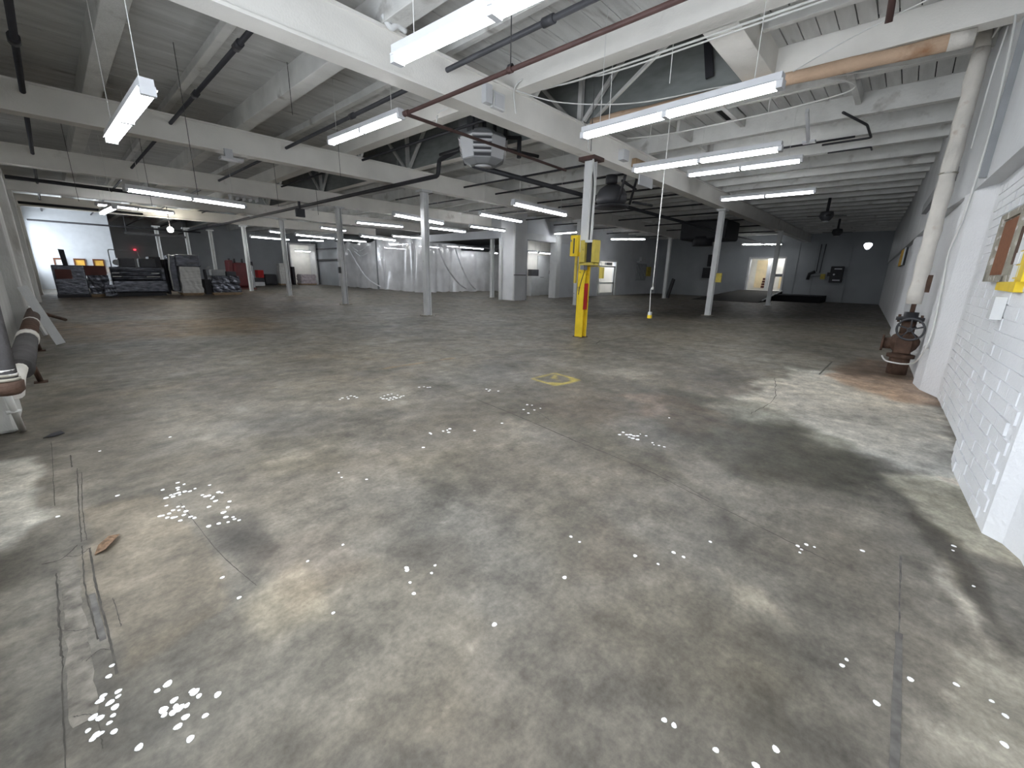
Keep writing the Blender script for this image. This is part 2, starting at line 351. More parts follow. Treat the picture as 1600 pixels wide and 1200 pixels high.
def floor_material():
    m = bpy.data.materials.new('worn_concrete'); m.use_nodes = True; nt = m.node_tree; N = nt.nodes; L = nt.links; b = N['Principled BSDF']
    a = N.new('ShaderNodeAttribute'); a.attribute_name = 'stain_and_shading'
    g = N.new('ShaderNodeNewGeometry'); P = g.outputs['Position']
    def noise(s, d, lo, hi, o0, o1, vec=P):
        n = N.new('ShaderNodeTexNoise'); n.inputs['Scale'].default_value = s; n.inputs['Detail'].default_value = d; n.inputs['Roughness'].default_value = .65
        L.new(vec, n.inputs['Vector']); r = N.new('ShaderNodeMapRange')
        for i, v in enumerate((lo, hi, o0, o1)): r.inputs[i+1].default_value = v
        L.new(n.outputs[0], r.inputs[0]); return r.outputs[0], n.outputs[0]
    def mul(x, y):
        k = N.new('ShaderNodeMath'); k.operation = 'MULTIPLY'; L.new(x, k.inputs[0]); L.new(y, k.inputs[1]); return k.outputs[0]
    mp = N.new('ShaderNodeMapping'); mp.inputs['Rotation'].default_value = (0, 0, R_(40)); mp.inputs['Scale'].default_value = (.8, 3.0, 1); L.new(P, mp.inputs[0])
    n1, h1 = noise(6.5, 12, .3, .7, .66, 1.34); n2, h2 = noise(4, 8, .35, .7, .90, 1.10, mp.outputs[0]); n3, h3 = noise(38, 8, .3, .7, .76, 1.24)
    n4, _ = noise(11, 6, .60, .72, 1.0, 1.28); n5, _ = noise(2.3, 10, .55, .66, 1.0, .76)
    f = mul(mul(mul(n1, n2), mul(n3, n4)), n5)
    base = N.new('ShaderNodeVectorMath'); base.operation = 'SCALE'; L.new(a.outputs['Color'], base.inputs[0]); L.new(f, base.inputs['Scale'])
    s2 = N.new('ShaderNodeVectorMath'); s2.operation = 'MULTIPLY'; s2.inputs[1].default_value = (.149*4, .136*4, .117*4); L.new(base.outputs[0], s2.inputs[0])
    L.new(s2.outputs[0], b.inputs['Base Color'])
    r, _ = noise(3, 5, .3, .7, .42, .68); L.new(r, b.inputs['Roughness']); b.inputs['Specular IOR Level'].default_value = .35
    bp = N.new('ShaderNodeBump'); bp.inputs['Strength'].default_value = .35; bp.inputs['Distance'].default_value = .012; L.new(h1, bp.inputs['Height'])
    bp2 = N.new('ShaderNodeBump'); bp2.inputs['Strength'].default_value = .25; bp2.inputs['Distance'].default_value = .003; L.new(h3, bp2.inputs['Height']); L.new(bp.outputs[0], bp2.inputs['Normal'])
    L.new(bp2.outputs[0], b.inputs['Normal']); return m
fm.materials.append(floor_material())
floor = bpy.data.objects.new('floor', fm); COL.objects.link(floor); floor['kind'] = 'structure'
# ground slab below the floor closes the building
MB().box(-1.4, 39, -2.2, 52, -.3, -.02).build('slab', 'ramp', floor)
# cracks and joints: thin recessed-looking dark fillets following measured lines
M['crack'] = mat('crack_shadow', (.07, .064, .055), .9, var=.3, scale=14)
M['filler'] = mat('joint_filler', (.125, .118, .108), .9, var=.3, scale=20)
def ribbon(pts, w0, w1, mt, jit=.01, n=14, name='crack', z=.0015, label=None):
    C = curve_pts([(x, y, z) for x, y in pts], n); v = []; f = []
    for i, p in enumerate(C):
        d = (C[min(i+1, len(C)-1)]-C[max(i-1, 0)]).normalized(); s = Vector((-d.y, d.x, 0))
        q = p+s*random.uniform(-jit, jit)*.6; wd = random.uniform(w0, w1)/2
        v += [q+s*wd, q-s*wd]
    for i in range(len(C)-1): f.append((2*i, 2*i+1, 2*i+3, 2*i+2))
    mb = MB(); mb.add(v, f); return mb.build(name, mt, floor, label=label)
ribbon([(3.16, 3.46), (3.06, 2.62), (2.95, 1.91)], .006, .014, 'crack', .004)
ribbon([(2.95, 1.91), (2.88, 1.26), (2.74, .73)], .003, .009, 'crack', .006)
ribbon([(3.02, 1.9), (2.93, 1.2), (2.76, .7)], .002, .005, 'crack', .006)
ribbon([(2.74, .73), (2.60, .19), (2.55, .0)], .002, .007, 'crack', .006)
ribbon([(3.35, 4.98), (3.2, 4.2), (3.16, 3.46)], .002, .005, 'crack', .006)
ribbon([(3.52, 3.1), (3.3, 2.6), (3.18, 2.3)], .002, .006, 'crack', .01)
ribbon([(2.9, -.26), (2.2, -.26)], .004, .012, 'filler', .003, name='joint')
ribbon([(2.2, -.26), (1.2, -.255)], .020, .028, 'filler', .002, name='joint')
flat_ = ribbon([(-.195, 2.75), (-.19, 2.3), (-.185, 1.7)], .05, .075, M.setdefault('rubble', mat('patched_concrete', (.17, .155, .13), .9, var=.45, scale=16, bump=.6, bscale=30)), .004, name='patch', z=.001)
ribbon([(-.25, 5.02), (-.24, 3.6)], .002, .004, 'crack', .004)
ribbon([(-.24, 2.75), (-.235, 2.35), (-.23, 2.08)], .004, .010, 'crack', .004)
ribbon([(-.23, 2.08), (-.232, 1.56), (-.22, 1.2)], .002, .005, 'crack', .004)
ribbon([(-.15, 4.55), (-.15, 4.25)], .006, .010, 'crack', .002)
ribbon([(-.125, 4.2), (-.14, 3.4), (-.145, 3.0)], .004, .007, 'crack', .003)
ribbon([(-.105, 4.1), (-.125, 3.4), (-.125, 3.0)], .003, .005, 'crack', .003)
ribbon([(-.145, 2.95), (-.15, 2.5), (-.13, 2.1)], .003, .007, 'crack', .003)
ribbon([(-.118, 2.9), (-.115, 2.5), (-.10, 2.1), (-.095, 1.85)], .006, .010, 'crack', .002)
ribbon([(-.132, 2.45), (-.117, 2.08)], .018, .022, 'filler', .001, name='joint')
ribbon([(-.07, 2.35), (-.06, 2.12)], .002, .004, 'crack', .003)
ribbon([(-.29, 2.89), (-.22, 2.88), (-.16, 2.98)], .004, .006, 'crack', .002)
ribbon([(-.21, 2.9), (-.16, 2.855), (-.12, 2.90)], .003, .005, 'crack', .002)
ribbon([(-.24, 2.28), (-.19, 2.22), (-.15, 2.2)], .002, .004, 'crack', .003)
ribbon([(-.17, 2.0), (-.13, 2.03), (-.1, 2.0)], .002, .004, 'crack', .003)
ribbon([(-.21, 1.75), (-.16, 1.70), (-.15, 1.55)], .002, .004, 'crack', .003)
ribbon([(.30, 3.1), (.34, 2.4), (.40, 1.98)], .002, .005, 'crack', .002)
ribbon([(9.42, 8.27), (8.34, 5.35)], .012, .022, 'crack', .003)
ribbon([(8.28, 4.9), (7.78, 4.7)], .010, .02, 'crack', .003)
ribbon([(7.78, 4.8), (10.23, 4.71)], .012, .025, 'crack', .004)
ribbon([(10.23, 4.71), (9.8, 1.96)], .008, .014, 'crack', .003)
ribbon([(8.03, .75), (9.5, .74)], .02, .03, 'filler', .003, name='joint')
ribbon([(5.0, 1.0), (5.9, .95), (7.2, 1.2)], .003, .008, 'crack', .02)
ribbon([(10.2, 9.0), (11.6, 7.4), (12.4, 5.5)], .01, .02, 'crack', .02)

# ================================================================ RIGHT WALL
front = [(2.2, -.80), (3.32, -.74), (3.47, -.69), (3.54, -.615), (4.55, -.555), (4.95, -.56), (5.0, -.655), (7.52, -.575), (7.60, -.565), (7.98, -.405), (8.42, -.34), (8.46, -.37), (9.2, -.35), (12.7, -.20), (15.0, -.06), (15.3, .05), (16.3, .10), (16.6, .02), (36.3, 1.12)]
MB().prism(front+[(36.3, -2.0), (-1.4, -2.0), (-1.4, -.95)], -.02, 2.57).build('wall_right', 'wall', None, 'structure')
WR = bpy.data.objects['wall_right']
upf = [(-1.4, -.80), (7.98, -.395), (8.42, -.36), (10.0, -.20), (15.0, .05), (36.3, 1.18)]
MB().prism(upf+[(36.3, -2.0), (-1.4, -2.0)], 2.57, 6.6).build('upper_wall', 'wallsmooth', WR)
# painted bricks of the infill: courses proud of the joints
def wall_y(x):
    for (a, b), (c, d) in zip(front, front[1:]):
        if a <= x <= c: return b+(d-b)*(x-a)/(c-a)
bm0 = MB(); bm0.box(-.100, .100, -.02, .010, -.041, .041); bmesh_brick = bm0.mesh('brick', 'wall')
stuffb = MB(); cnt = 0
for r in range(27):
    z = .06+r*.0925; x = 3.60+(.105 if r % 2 else 0)
    while x < 7.40:
        y0, y1 = wall_y(x-.09), wall_y(x+.09)
        if not (4.80 < x < 5.08) and abs(y1-y0) < .04:
            a = math.atan2(y1-y0, .18); dy = random.uniform(-.003, .004)
            if x < 5.9 and cnt < 295:
                o = bpy.data.objects.new('brick', bmesh_brick); COL.objects.link(o); o.parent = WR
                o.location = (x+random.uniform(-.003, .003), (y0+y1)/2+dy, z); o.rotation_euler = (0, 0, a+random.uniform(-.012, .012)); cnt += 1
            else:
                c, s = math.cos(a), math.sin(a); v = []
                for vz in (-.041, .041):
                    for vx, vy in ((-.1, -.02), (.1, -.02), (.1, .010), (-.1, .010)):
                        v.append((x+vx*c-vy*s, (y0+y1)/2+dy+vx*s+vy*c, z+vz))
                stuffb.add(v, [(0, 3, 2, 1), (4, 5, 6, 7), (0, 1, 5, 4), (1, 2, 6, 5), (2, 3, 7, 6), (3, 0, 4, 7)])
        x += .21
stuffb.build('brick_courses', 'wall', WR, 'stuff')
# lintel of the second bay and its dark window head
MB().prism([(9.6, -.12), (13.8, .07), (13.8, -.4), (9.6, -.45)], 2.95, 3.15).build('lintel', 'midgrey', WR)
MB().prism([(9.9, -.265), (13.6, -.13), (13.6, -.3), (9.9, -.4)], 2.72, 2.945).build('window_head', 'black', WR)
MB().box(7.3, 7.32, -.44, -.36, 2.6, 4.7).build('vertical_joint', 'midgrey', WR)

# ================================================================ LEFT WALL (windows out of frame let the daylight in)
lw = MB()
def lwbox(y0, y1, z0, z1): lw.box(-1.0, -.6, y0, y1, z0, z1)
lwbox(-2, .5, -.02, 6.6); lwbox(.5, 4.6, -.02, .75); lwbox(.5, 4.6, 3.45, 6.6); lwbox(4.6, 30.2, -.02, 6.6)
lwbox(30.2, 35.8, -.02, 1.0); lwbox(30.2, 35.8, 3.6, 6.6); lwbox(35.8, 52, -.02, 6.6)
WL = lw.build('wall_left', 'leftwall', None, 'structure')
for y in (5.56, 11.72, 17.75, 23.9, 29.9):
    MB().box(-.62, -.44 if y > 6 else -.585, y-.05, y+.55, 0, 3.92).build('pilaster', 'leftwall', WL, bevel=.02)
MB().box(-.62, -.44, 5.51, 6.3, 0, .40).build('pier', 'leftwall', WL, bevel=.03)
random.seed(3)
for (y0, y1, z0, z1, d) in ((7.2, 9.6, 1.5, 3.0, .05), (13.5, 15.6, 1.2, 3.0, .06), (19.5, 22, 1.2, 3.0, .05), (6.3, 11.4, .0, .25, .06), (12.6, 17.4, .0, .25, .07)):
    MB().box(-.62, -.6+d, y0, y1, z0, z1).build('wall_patch', 'leftwall', WL, bevel=.02)
def window(name, y0, y1, z0, z1, nyp, nzp):
    f = MB()
    f.box(-.85, -.78, y0, y1, z0, z0+.06); f.box(-.85, -.78, y0, y1, z1-.06, z1)
    for k in range(nyp+1):
        y = y0+(y1-y0)*k/nyp; f.box(-.85, -.78, max(y0, y-.025), min(y1, y+.025), z0, z1)
    for k in range(1, nzp):
        z = z0+(z1-z0)*k/nzp; f.box(-.84, -.79, y0, y1, z-.02, z+.02)
    W = f.build(name, 'midgrey', None, 'structure')
    for a in range(nyp):
        for b in range(nzp):
            ya = y0+(y1-y0)*a/nyp; yb = y0+(y1-y0)*(a+1)/nyp; za = z0+(z1-z0)*b/nzp; zb = z0+(z1-z0)*(b+1)/nzp
            MB().box(-.817, -.813, ya+.025, yb-.025, za+.02, zb-.02).build('pane', 'glass', W)
window('window_1', .5, 4.6, .75, 3.45, 4, 3); window('window_2', 30.2, 35.8, 1.0, 3.6, 4, 2)

# wall behind the camera side and the far shells

# ================================================================ BACK WALLS
# x = 36 wall with raised doorway and round vent hole
w1 = MB()
def b36(y0, y1, z0, z1): w1.box(36.0, 36.3, y0, y1, z0, z1)
b36(.9, 2.02, -.02, 6.6); b36(2.02, 2.62, -.02, 3.34); b36(2.02, 2.62, 3.94, 6.6); b36(2.62, 6.62, -.02, 6.6)
b36(6.62, 9.08, -.02, .60); b36(6.62, 9.08, 2.9, 6.6); b36(9.08, 16.4, -.02, 6.6)
n = 24; c0 = (2.32, 3.64); v = []; f = []
for i in range(n):
    t = 2*math.pi*i/n; r = .21*(1+.10*math.sin(3*t)); k = .30/max(abs(math.cos(t)), abs(math.sin(t)))
    for x in (36.0, 36.3):
        v += [(x, c0[0]+r*math.cos(t), c0[1]+r*math.sin(t)), (x, c0[0]+k*math.cos(t), c0[1]+k*math.sin(t))]
for i in range(n):
    a = 4*i; b = 4*((i+1) % n)
    f += [(a, b, b+1, a+1), (a+2, a+3, b+3, b+2), (a, a+2, b+2, b)]
w1.add(v, f)
W1 = w1.build('wall_back', 'backwall', None, 'structure')
fan = MB()
for k in range(5):
    t = 2*math.pi*k/5+.4; fan.bar((36.2, 2.32, 3.64), (36.2, 2.32+.12*math.cos(t), 3.64+.12*math.sin(t)), .02, .02)
fan.build('fan_guard', 'black', W1)
for (y0, y1, z0, z1, d) in ((5.95, 6.05, 0, 4.4, .06), (3.05, 3.12, 0, 3.6, .08), (11.8, 11.9, 0, 4.4, .05), (4.9, 5.0, 0, 4.4, .04)):
    MB().box(36.0-d, 36.01, y0, y1, z0, z1).build('pilaster_edge', 'backwall', W1)
MB().box(35.985, 36.01, 1.3, 3.05, 1.0, 1.06).build('ledge', 'backwall', W1)
# doorway room behind: white lit store with shelving
M['roomwhite'] = mat('store_white', (.80, .78, .72), .6, var=.05)
M['roomcream'] = mat('store_cream', (.80, .66, .42), .6, var=.1)
rm = MB(); rm.box(38.3, 38.4, 5.5, 10.5, .5, 3.4); rm.box(36.3, 38.4, 10.2, 10.3, .5, 3.4); rm.box(36.3, 38.4, 5.5, 5.6, .5, 3.4)
rm.box(36.3, 38.4, 5.5, 10.3, .5, .6); rm.box(36.3, 38.4, 5.5, 10.3, 3.3, 3.4)
D1 = rm.build('wall_store', 'roomwhite', None, 'structure')
MB().box(38.2, 38.3, 8.15, 9.0, .75, 2.85).build('cream_panel', 'roomcream', D1)
MB().box(38.2, 38.3, 6.7, 7.3, .75, 1.7).build('cream_panel', 'roomcream', D1)
for a, b in ((6.62, 6.74), (8.96, 9.08)):
    MB().box(35.95, 36.32, a, b, .6, 2.9).build('door_jamb', 'colwhite', D1)
MB().box(35.95, 36.32, 6.62, 9.08, 2.9, 3.0).build('door_head', 'colwhite', D1)
MB().box(37.0, 37.25, 7.75, 8.0, .6, 3.3).build('store_post', 'colwhite', D1)
st = MB()
for k in range(4): st.box(38.0, 38.18, 8.1+.04*k, 8.45-.02*k, .75+.2*k, .9+.2*k)
tag(st.build('crate', 'redbrown'), 'small pile of red brown cartons inside the lit doorway', 'carton')
tag(MB().box(37.5, 37.6, 6.8, 7.9, 1.62, 1.82).build('sign_board', 'darkgrey'), 'dark horizontal board hanging inside the lit doorway', 'board')
# ramp and platform in front of the doorway
MB().add([(29.3, 6.55, 0), (29.3, 10.6, 0), (36, 9.4, 0), (36, 6.55, 0), (36, 6.55, .6), (36, 9.4, .6), (29.3, 10.6, .01), (29.3, 6.55, .01)],
         [(0, 1, 2, 3), (4, 5, 6, 7), (0, 3, 4, 7), (1, 6, 5, 2), (2, 5, 4, 3), (0, 7, 6, 1)]).build('floor_ramp', 'ramp', None, 'structure')
MB().box(33.2, 36, 3.9, 6.5, 0, .42).build('floor_platform', 'platform', None, 'structure')
tag(MB().bar((30.2, 6.5, .12), (35.6, 6.5, .62), .05, .07).build('lit_ramp_edge', 'colwhite'), 'white bar painted as the lit edge of the dark ramp to the doorway', 'rail')  # white bar stands in for light on the ramp edge

# y = 16.2 wall with recessed opening and glazed door
w2 = MB()
def b16(x0, x1, z0, z1): w2.box(x0, x1, 16.2, 16.5, z0, z1)
b16(17.9, 18.7, -.02, 6.6); b16(18.7, 21.25, 3.3, 6.6); b16(21.25, 26.4, -.02, 6.6); b16(26.4, 28.9, 2.42, 6.6); b16(28.9, 36.3, -.02, 6.6)
M['rearwall'] = mat('pale_block_wall', (.60, .62, .65), .7, var=.08, scale=.9, bump=.3, bscale=8)
W2 = w2.build('wall_rear', 'rearwall', None, 'structure')
MB().box(21.2, 21.62, 16.0, 16.52, 0, 3.75).build('jamb_post', 'colwhite', W2)
MB().box(17.9, 22.6, 16.12, 16.2, 3.3, 3.66).build('opening_header', 'wallsmooth', W2)
MB().box(26.3, 26.45, 16.15, 16.2, 0, 2.5).build('door_frame', 'colwhite', W2); MB().box(28.8, 28.98, 16.15, 16.2, 0, 2.5).build('door_frame', 'colwhite', W2)
MB().box(26.3, 28.98, 16.15, 16.2, 2.42, 2.52).build('door_frame', 'colwhite', W2)
dr = MB(); dr.box(26.45, 26.62, 16.22, 16.28, 0, 2.1); dr.box(28.6, 28.8, 16.22, 16.28, 0, 2.1); dr.box(26.45, 28.8, 16.22, 16.28, 0, .22)
dr.box(26.45, 28.8, 16.22, 16.28, .84, .95); dr.box(26.45, 28.8, 16.22, 16.28, 2.02, 2.12)
DR = dr.build('door_1', 'colwhite', None, 'structure')
MB().box(26.62, 28.6, 16.245, 16.255, .22, .84).build('pane', 'glass', DR); MB().box(26.62, 28.6, 16.245, 16.255, .95, 2.02).build('pane', 'glass', DR)
MB().box(27.2, 28.0, 16.05, 16.2, 2.16, 2.34).build('door_closer', 'midgrey', DR)
# closed white vestibule behind the glazed door, its lamps brighten the glass
vs = MB(); vs.box(26.0, 26.1, 16.5, 18, 0, 3); vs.box(29.6, 29.7, 16.5, 18, 0, 3); vs.box(26, 29.7, 16.5, 18, 3, 3.1); vs.box(26, 29.7, 16.5, 18, -.015, 0.0)
vs.box(26, 29.7, 17.9, 18.0, 0, 3)
vs.build('wall_vestibule', 'roomwhite', None, 'structure')
# notice rack and cabinets on that wall
nb = MB()
for k in range(6): nb.box(32.1+.28*k, 32.14+.28*k, 16.1, 16.2, 1.15, 2.35)
nb.box(32.0, 33.8, 16.16, 16.2, 1.1, 2.4)
tag(nb.build('louvred_panel', 'backwall'), 'pale louvred panel on the rear wall right of the glazed door', 'panel')
tag(MB().box(32.1, 33.6, 15.95, 16.2, 2.5, 2.62).box(32.5, 33.2, 16.0, 16.2, 2.62, 2.95).build('wall_shelf', 'wallsmooth'), 'small pale shelf above the louvred panel on rear wall', 'shelf')
# corner block
BL = MB().box(17.0, 17.9, 15.6, 16.7, 0, 4.75).build('wall_corner_block', 'wall', None, 'structure')
MB().box(16.92, 17.92, 15.58, 15.605, 1.34, 1.38).build('groove', 'darkgrey', BL)
MB().box(16.98, 17.0, 15.62, 15.7, 0, 4.7).build('corner_bead', 'colwhite', BL)
MB().box(16.86, 16.99, 16.5, 16.68, 0, 3.3).build('corner_post', 'colwhite', BL)
# header from block towards the plastic sheet, along x = 17.4
MB().box(17.25, 17.55, 16.7, 24.4, 3.32, 3.75).build('wall_header', 'rearwall', None, 'structure')
MB().box(17.5, 17.8, 16.7, 18.4, 3.6, 4.8).build('header_infill', 'wallsmooth', bpy.data.objects['wall_header'])
# inner wall seen through the opening, with white door and chest
MB().box(21.3, 25.9, 18.9, 19.1, -.02, 6.6).build('wall_inner', 'roomwhite', None, 'structure')
WI = bpy.data.objects['wall_inner']
D2 = MB().box(22.85, 24.4, 18.82, 18.9, 0, 2.65).build('door_2', 'colwhite', None, 'structure')
MB().box(22.95, 23.5, 18.79, 18.82, 1.20, 1.24).build('rail', 'midgrey', D2); MB().box(24.1, 24.2, 18.78, 18.82, 1.45, 1.7).build('handle', 'darkgrey', D2)
t = thing('white_chest', 'white chest of drawers seen through the rear opening', 'chest', (22.1, 18.6, 0))
MB().box(21.7, 22.6, 18.4, 18.8, 0.0, 1.3).build('body', 'colwhite', t)
MB().box(21.72, 22.58, 18.37, 18.4, .12, .75).build('drawer', 'colwhite', t); MB().box(21.72, 22.58, 18.37, 18.4, .80, 1.25).build('drawer', 'colwhite', t)
tag(MB().box(21.75, 22.5, 18.45, 18.75, 1.30, 1.72).build('printer', 'darkgrey'), 'dark grey boxed machine standing on the white chest', 'machine')
# far walls
MB().box(2.6, 39, 43.0, 43.3, -.02, 6.6).build('wall_far', 'backwall', None, 'structure')
wf = MB().box(-.6, 2.6, 36.0, 36.3, -.02, 6.6).box(2.6, 2.85, 36.0, 43.1, -.02, 6.6)
M['brightwall'] = mat('blue_white_wall', (.50, .53, .56), .7, var=.05)
WF = wf.build('wall_bright', 'brightwall', None, 'structure')
for x0 in (.2, 1.0, 1.8):
    fr = MB().box(x0, x0+.5, 35.93, 36.0, .9, .96).box(x0, x0+.5, 35.93, 36.0, 1.66, 1.74).box(x0, x0+.06, 35.93, 36.0, .96, 1.66).box(x0+.44, x0+.5, 35.93, 36.0, .96, 1.66)
    W = fr.build('window_frame', 'windowframe', WF)
    MB().box(x0+.06, x0+.44, 35.97, 35.98, .96, 1.66).build('pane', 'yellowglow' if x0 > .5 else 'colwhite', W)
MB().box(38.4, 38.7, 5.4, 52, -.02, 6.6).box(36.3, 38.4, 5.3, 5.4, -.02, 6.6).build('wall_outside', 'backwall', None, 'structure')
MB().box(-1.0, 39, 51.7, 52, -.02, 6.6).build('wall_outermost', 'backwall', None, 'structure')
# opening in the far wall with lit space: the doorway at the far left centre
# (built as a proud white lined bay in front of the dark wall)
by = MB().box(15.0, 15.12, 41.6, 43, 0, 3.6).box(17.3, 17.42, 41.6, 43, 0, 3.6).box(15.0, 17.42, 41.6, 43, 3.6, 3.7)
by.build('door_bay', 'colwhite', bpy.data.objects['wall_far'])
MB().box(15.12, 17.3, 42.9, 43.0, 0, 3.6).build('bay_panel', 'roomwhite', bpy.data.objects['wall_far'])

# ================================================================ CEILING
ce = MB()
def slab(x0, x1, y0, y1): ce.box(x0, x1, y0, y1, 4.83, 4.95)
slab(-1, 6.10, -2, 52); slab(7.98, 39, -2, 52); slab(6.10, 7.98, -2, 2.30)
CE = ce.build('ceiling', 'deck', None, 'structure')
# boards between the joists
bmeshes = {}
def plank(x0, x1, y0, y1, dz):
    k = (round(x1-x0, 2), round(y1-y0, 3))
    if k not in bmeshes: bmeshes[k] = MB().box(0, x1-x0, 0, y1-y0, 0, .03).mesh('plank', 'deck')
    o = bpy.data.objects.new('plank', bmeshes[k]); COL.objects.link(o); o.parent = CE; o.location = (x0, y0, 4.775+dz)
random.seed(11)
np_ = 0
y = -1.0
while y < 11.6:
    for (a, b) in ((-.6, 1.05), (1.05, 3.5), (3.5, 5.98)):
        plank(a, b, y, y+.292, random.uniform(0, .008)); np_ += 1
    y += .30
y = -.9
while y < 5.5:
    for (a, b) in ((8.1, 10.8), (10.8, 13.35), (13.35, 17.0)):
        if random.random() > .03: plank(a, b, y, y+.190, random.uniform(-.004, .012)); np_ += 1
    y += .205
y = -.9
while y < 2.0:
    plank(6.14, 7.98, y, y+.190, random.uniform(-.004, .012)); np_ += 1
    y += .205
y = 5.5
while y < 11.6:
    plank(8.1, 17.0, y, y+.29, random.uniform(0, .01)); np_ += 1
    y += .305
st = MB(); y = 11.6
while y < 42.8:
    for a, b in ((-.6, 6.0), (8.1, 36.0)):
        st.box(a, b, y, y+.29, 4.79, 4.815)
    y += .305
y = -.9
while y < 11.6:
    st.box(17.0, 36.0, y, y+.29, 4.79, 4.815); y += .305
st.build('plank_field', 'deck', CE, 'stuff')
MB().box(-1, 6.1, -2, 12, 4.815, 4.83).box(7.98, 17, -2, 12, 4.815, 4.83).build('gap_backing', 'deckback', CE)
# roof monitor: raised boxed recess along the building
mo = MB(); mo.box(7.968, 7.979, 2.52, 43, 4.425, 6.5); mo.box(6.02, 6.10, 2.3, 43, 4.83, 6.5); mo.box(7.98, 8.06, 2.3, 43, 4.83, 6.5); mo.box(6.02, 8.06, 2.24, 2.3, 4.83, 6.5); mo.box(6.02, 8.06, 2.24, 43, 6.5, 6.6)
mo.box(6.02, 8.06, 43, 43.2, 4.83, 6.5)
MO = mo.build('ceiling_monitor', 'monitor', None, 'structure')
MB().box(-1, 6.1, -2, 52, 6.6, 6.7).box(7.98, 39, -2, 52, 6.6, 6.7).build('roof', 'deckback', MO)
for yb in (5.56, 11.72, 17.75, 23.9):
    for x in (6.3, 7.86):
        MB().bar((x, yb-.05, 4.4), (x, yb-.05, 6.4), .09, .09).build('truss_post', 'joist', MO)
        MB().bar((x, yb-.15, 4.45), (x, yb-1.5, 5.9), .07, .07).build('truss_brace', 'joist', MO)
        MB().bar((x, yb+.1, 4.45), (x, yb+1.6, 5.9), .07, .07).build('truss_brace', 'joist', MO)
for k in range(14):
    MB().box(6.1, 7.98, 2.9+k*3.0, 2.98+k*3.0, 6.3, 6.5).build('monitor_rafter', 'monitor', MO)
MB().bar((7.86, 3.0, 4.6), (7.86, 3.3, 6.2), .05, .12).build('monitor_jack', 'black', MO)
for z in (5.35, 5.9):
    MB().box(7.962, 7.969, 2.52, 43, z, z+.015).build('board_line', 'deckback', MO); MB().box(6.095, 6.105, 2.3, 43, z, z+.015).build('board_line', 'deckback', MO)
# joists
def joist(x, wd, y0, y1, z0=4.42, z1=4.80, mt='joist', name='joist'):
    return MB().box(x-wd/2, x+wd/2, y0, y1, z0, z1).build(name, mt, CE, bevel=.008 if y1-y0 < 60 and x < 12 else 0)
for x in (1.07, 3.47): joist(x, .26, -1.2, 43)
joist(5.98, .30, -.9, 43, mt='girder'); joist(8.12, .24, -.6, 43, mt='girder')
for x in (2.28, 4.72): joist(x, .12, -1.2, 43, 4.66, 4.80)
jx = [10.8, 12.2, 13.3, 14.75, 15.9, 17.0]+[18.22+1.22*k for k in range(15)]
for x in jx: joist(x, .17, -.4 if x < 16 else .1, 16.2 if x > 18 else 43, 4.42 if x < 18 else 4.45)
joist(7.0, .10, -.9, 2.05, 4.62, 4.80); joist(9.45, .10, -.6, 43, 4.62, 4.80)
MB().box(6.1, 8.0, 2.08, 2.5, 4.42, 4.83).build('header', 'girder', CE, bevel=.008)
# blocking between joists near the right
for y in (1.25, 3.2):
    MB().box(8.25, 10.7, y, y+.09, 4.60, 4.80).build('blocking', 'joist', CE)
MB().box(9.9, 12.1, 4.3, 4.36, 4.5, 4.8).build('blocking', 'joist', CE)
MB().bar((6.1, 2.9, 4.46), (8.0, 5.3, 4.46), .04, .05).build('cross_tie', 'joist', CE)

# girders (timber / boxed steel) on the column lines
gl = [(5.56, 'cream painted girder crossing overhead in front of the yellow column'), (11.72, 'second cream girder back, spanning from the left wall'),
      (17.75, 'third girder back, over the second white column'), (23.9, 'fourth girder back, beyond the white grid lamps'), (29.9, 'fifth girder back, above the wrapped machines')]
for k, (y, lb) in enumerate(gl):
    t = thing('girder', lb, 'beam', (0, y, 3.93))
    x1 = 35.98 if y < 12 else (17.2 if y < 18 else 17.0)
    MB().box(-.6, x1, y-.13, y+.13, 3.95, 4.42).build('web', 'girder', t, bevel=.01)
    MB().box(-.6, x1, y-.16, y+.16, 3.915, 3.95).build('bottom_flange', 'girder', t)
    MB().box(-.6, x1, y-.155, y+.155, 4.385, 4.42).build('top_flange', 'girder', t)

# ================================================================ COLUMNS
def hcol(mb, x, y, z0, z1, w=.19, d=.19, t=.03):
    mb.box(x-d/2, x-d/2+t, y-w/2, y+w/2, z0, z1); mb.box(x+d/2-t, x+d/2, y-w/2, y+w/2, z0, z1); mb.box(x-d/2+t, x+d/2-t, y-.012, y+.012, z0, z1); return mb
def hcol2(mb, x, y, z0, z1, w=.25, d=.25, t=.028):   # flanges facing the nave (y)
    mb.box(x-w/2, x+w/2, y-d/2, y-d/2+t, z0, z1); mb.box(x-w/2, x+w/2, y+d/2-t, y+d/2, z0, z1); mb.box(x-.012, x+.012, y-d/2+t, y+d/2-t, z0, z1); return mb
proto = thing('steel_column', 'white steel column standing behind the yellow one in the row, second from it', 'column', (8.45, 11.72, 0), group='white steel columns', local=True)
hcol(MB(), 0, 0, .02, 3.85).build('shaft', 'colwhite', proto)
MB().box(-.19, .19, -.19, .19, 0, .02).build('base_plate', 'frame', proto)
MB().box(-.2, .2, -.17, .17, 3.85, 3.915).build('cap_plate', 'colwhite', proto)
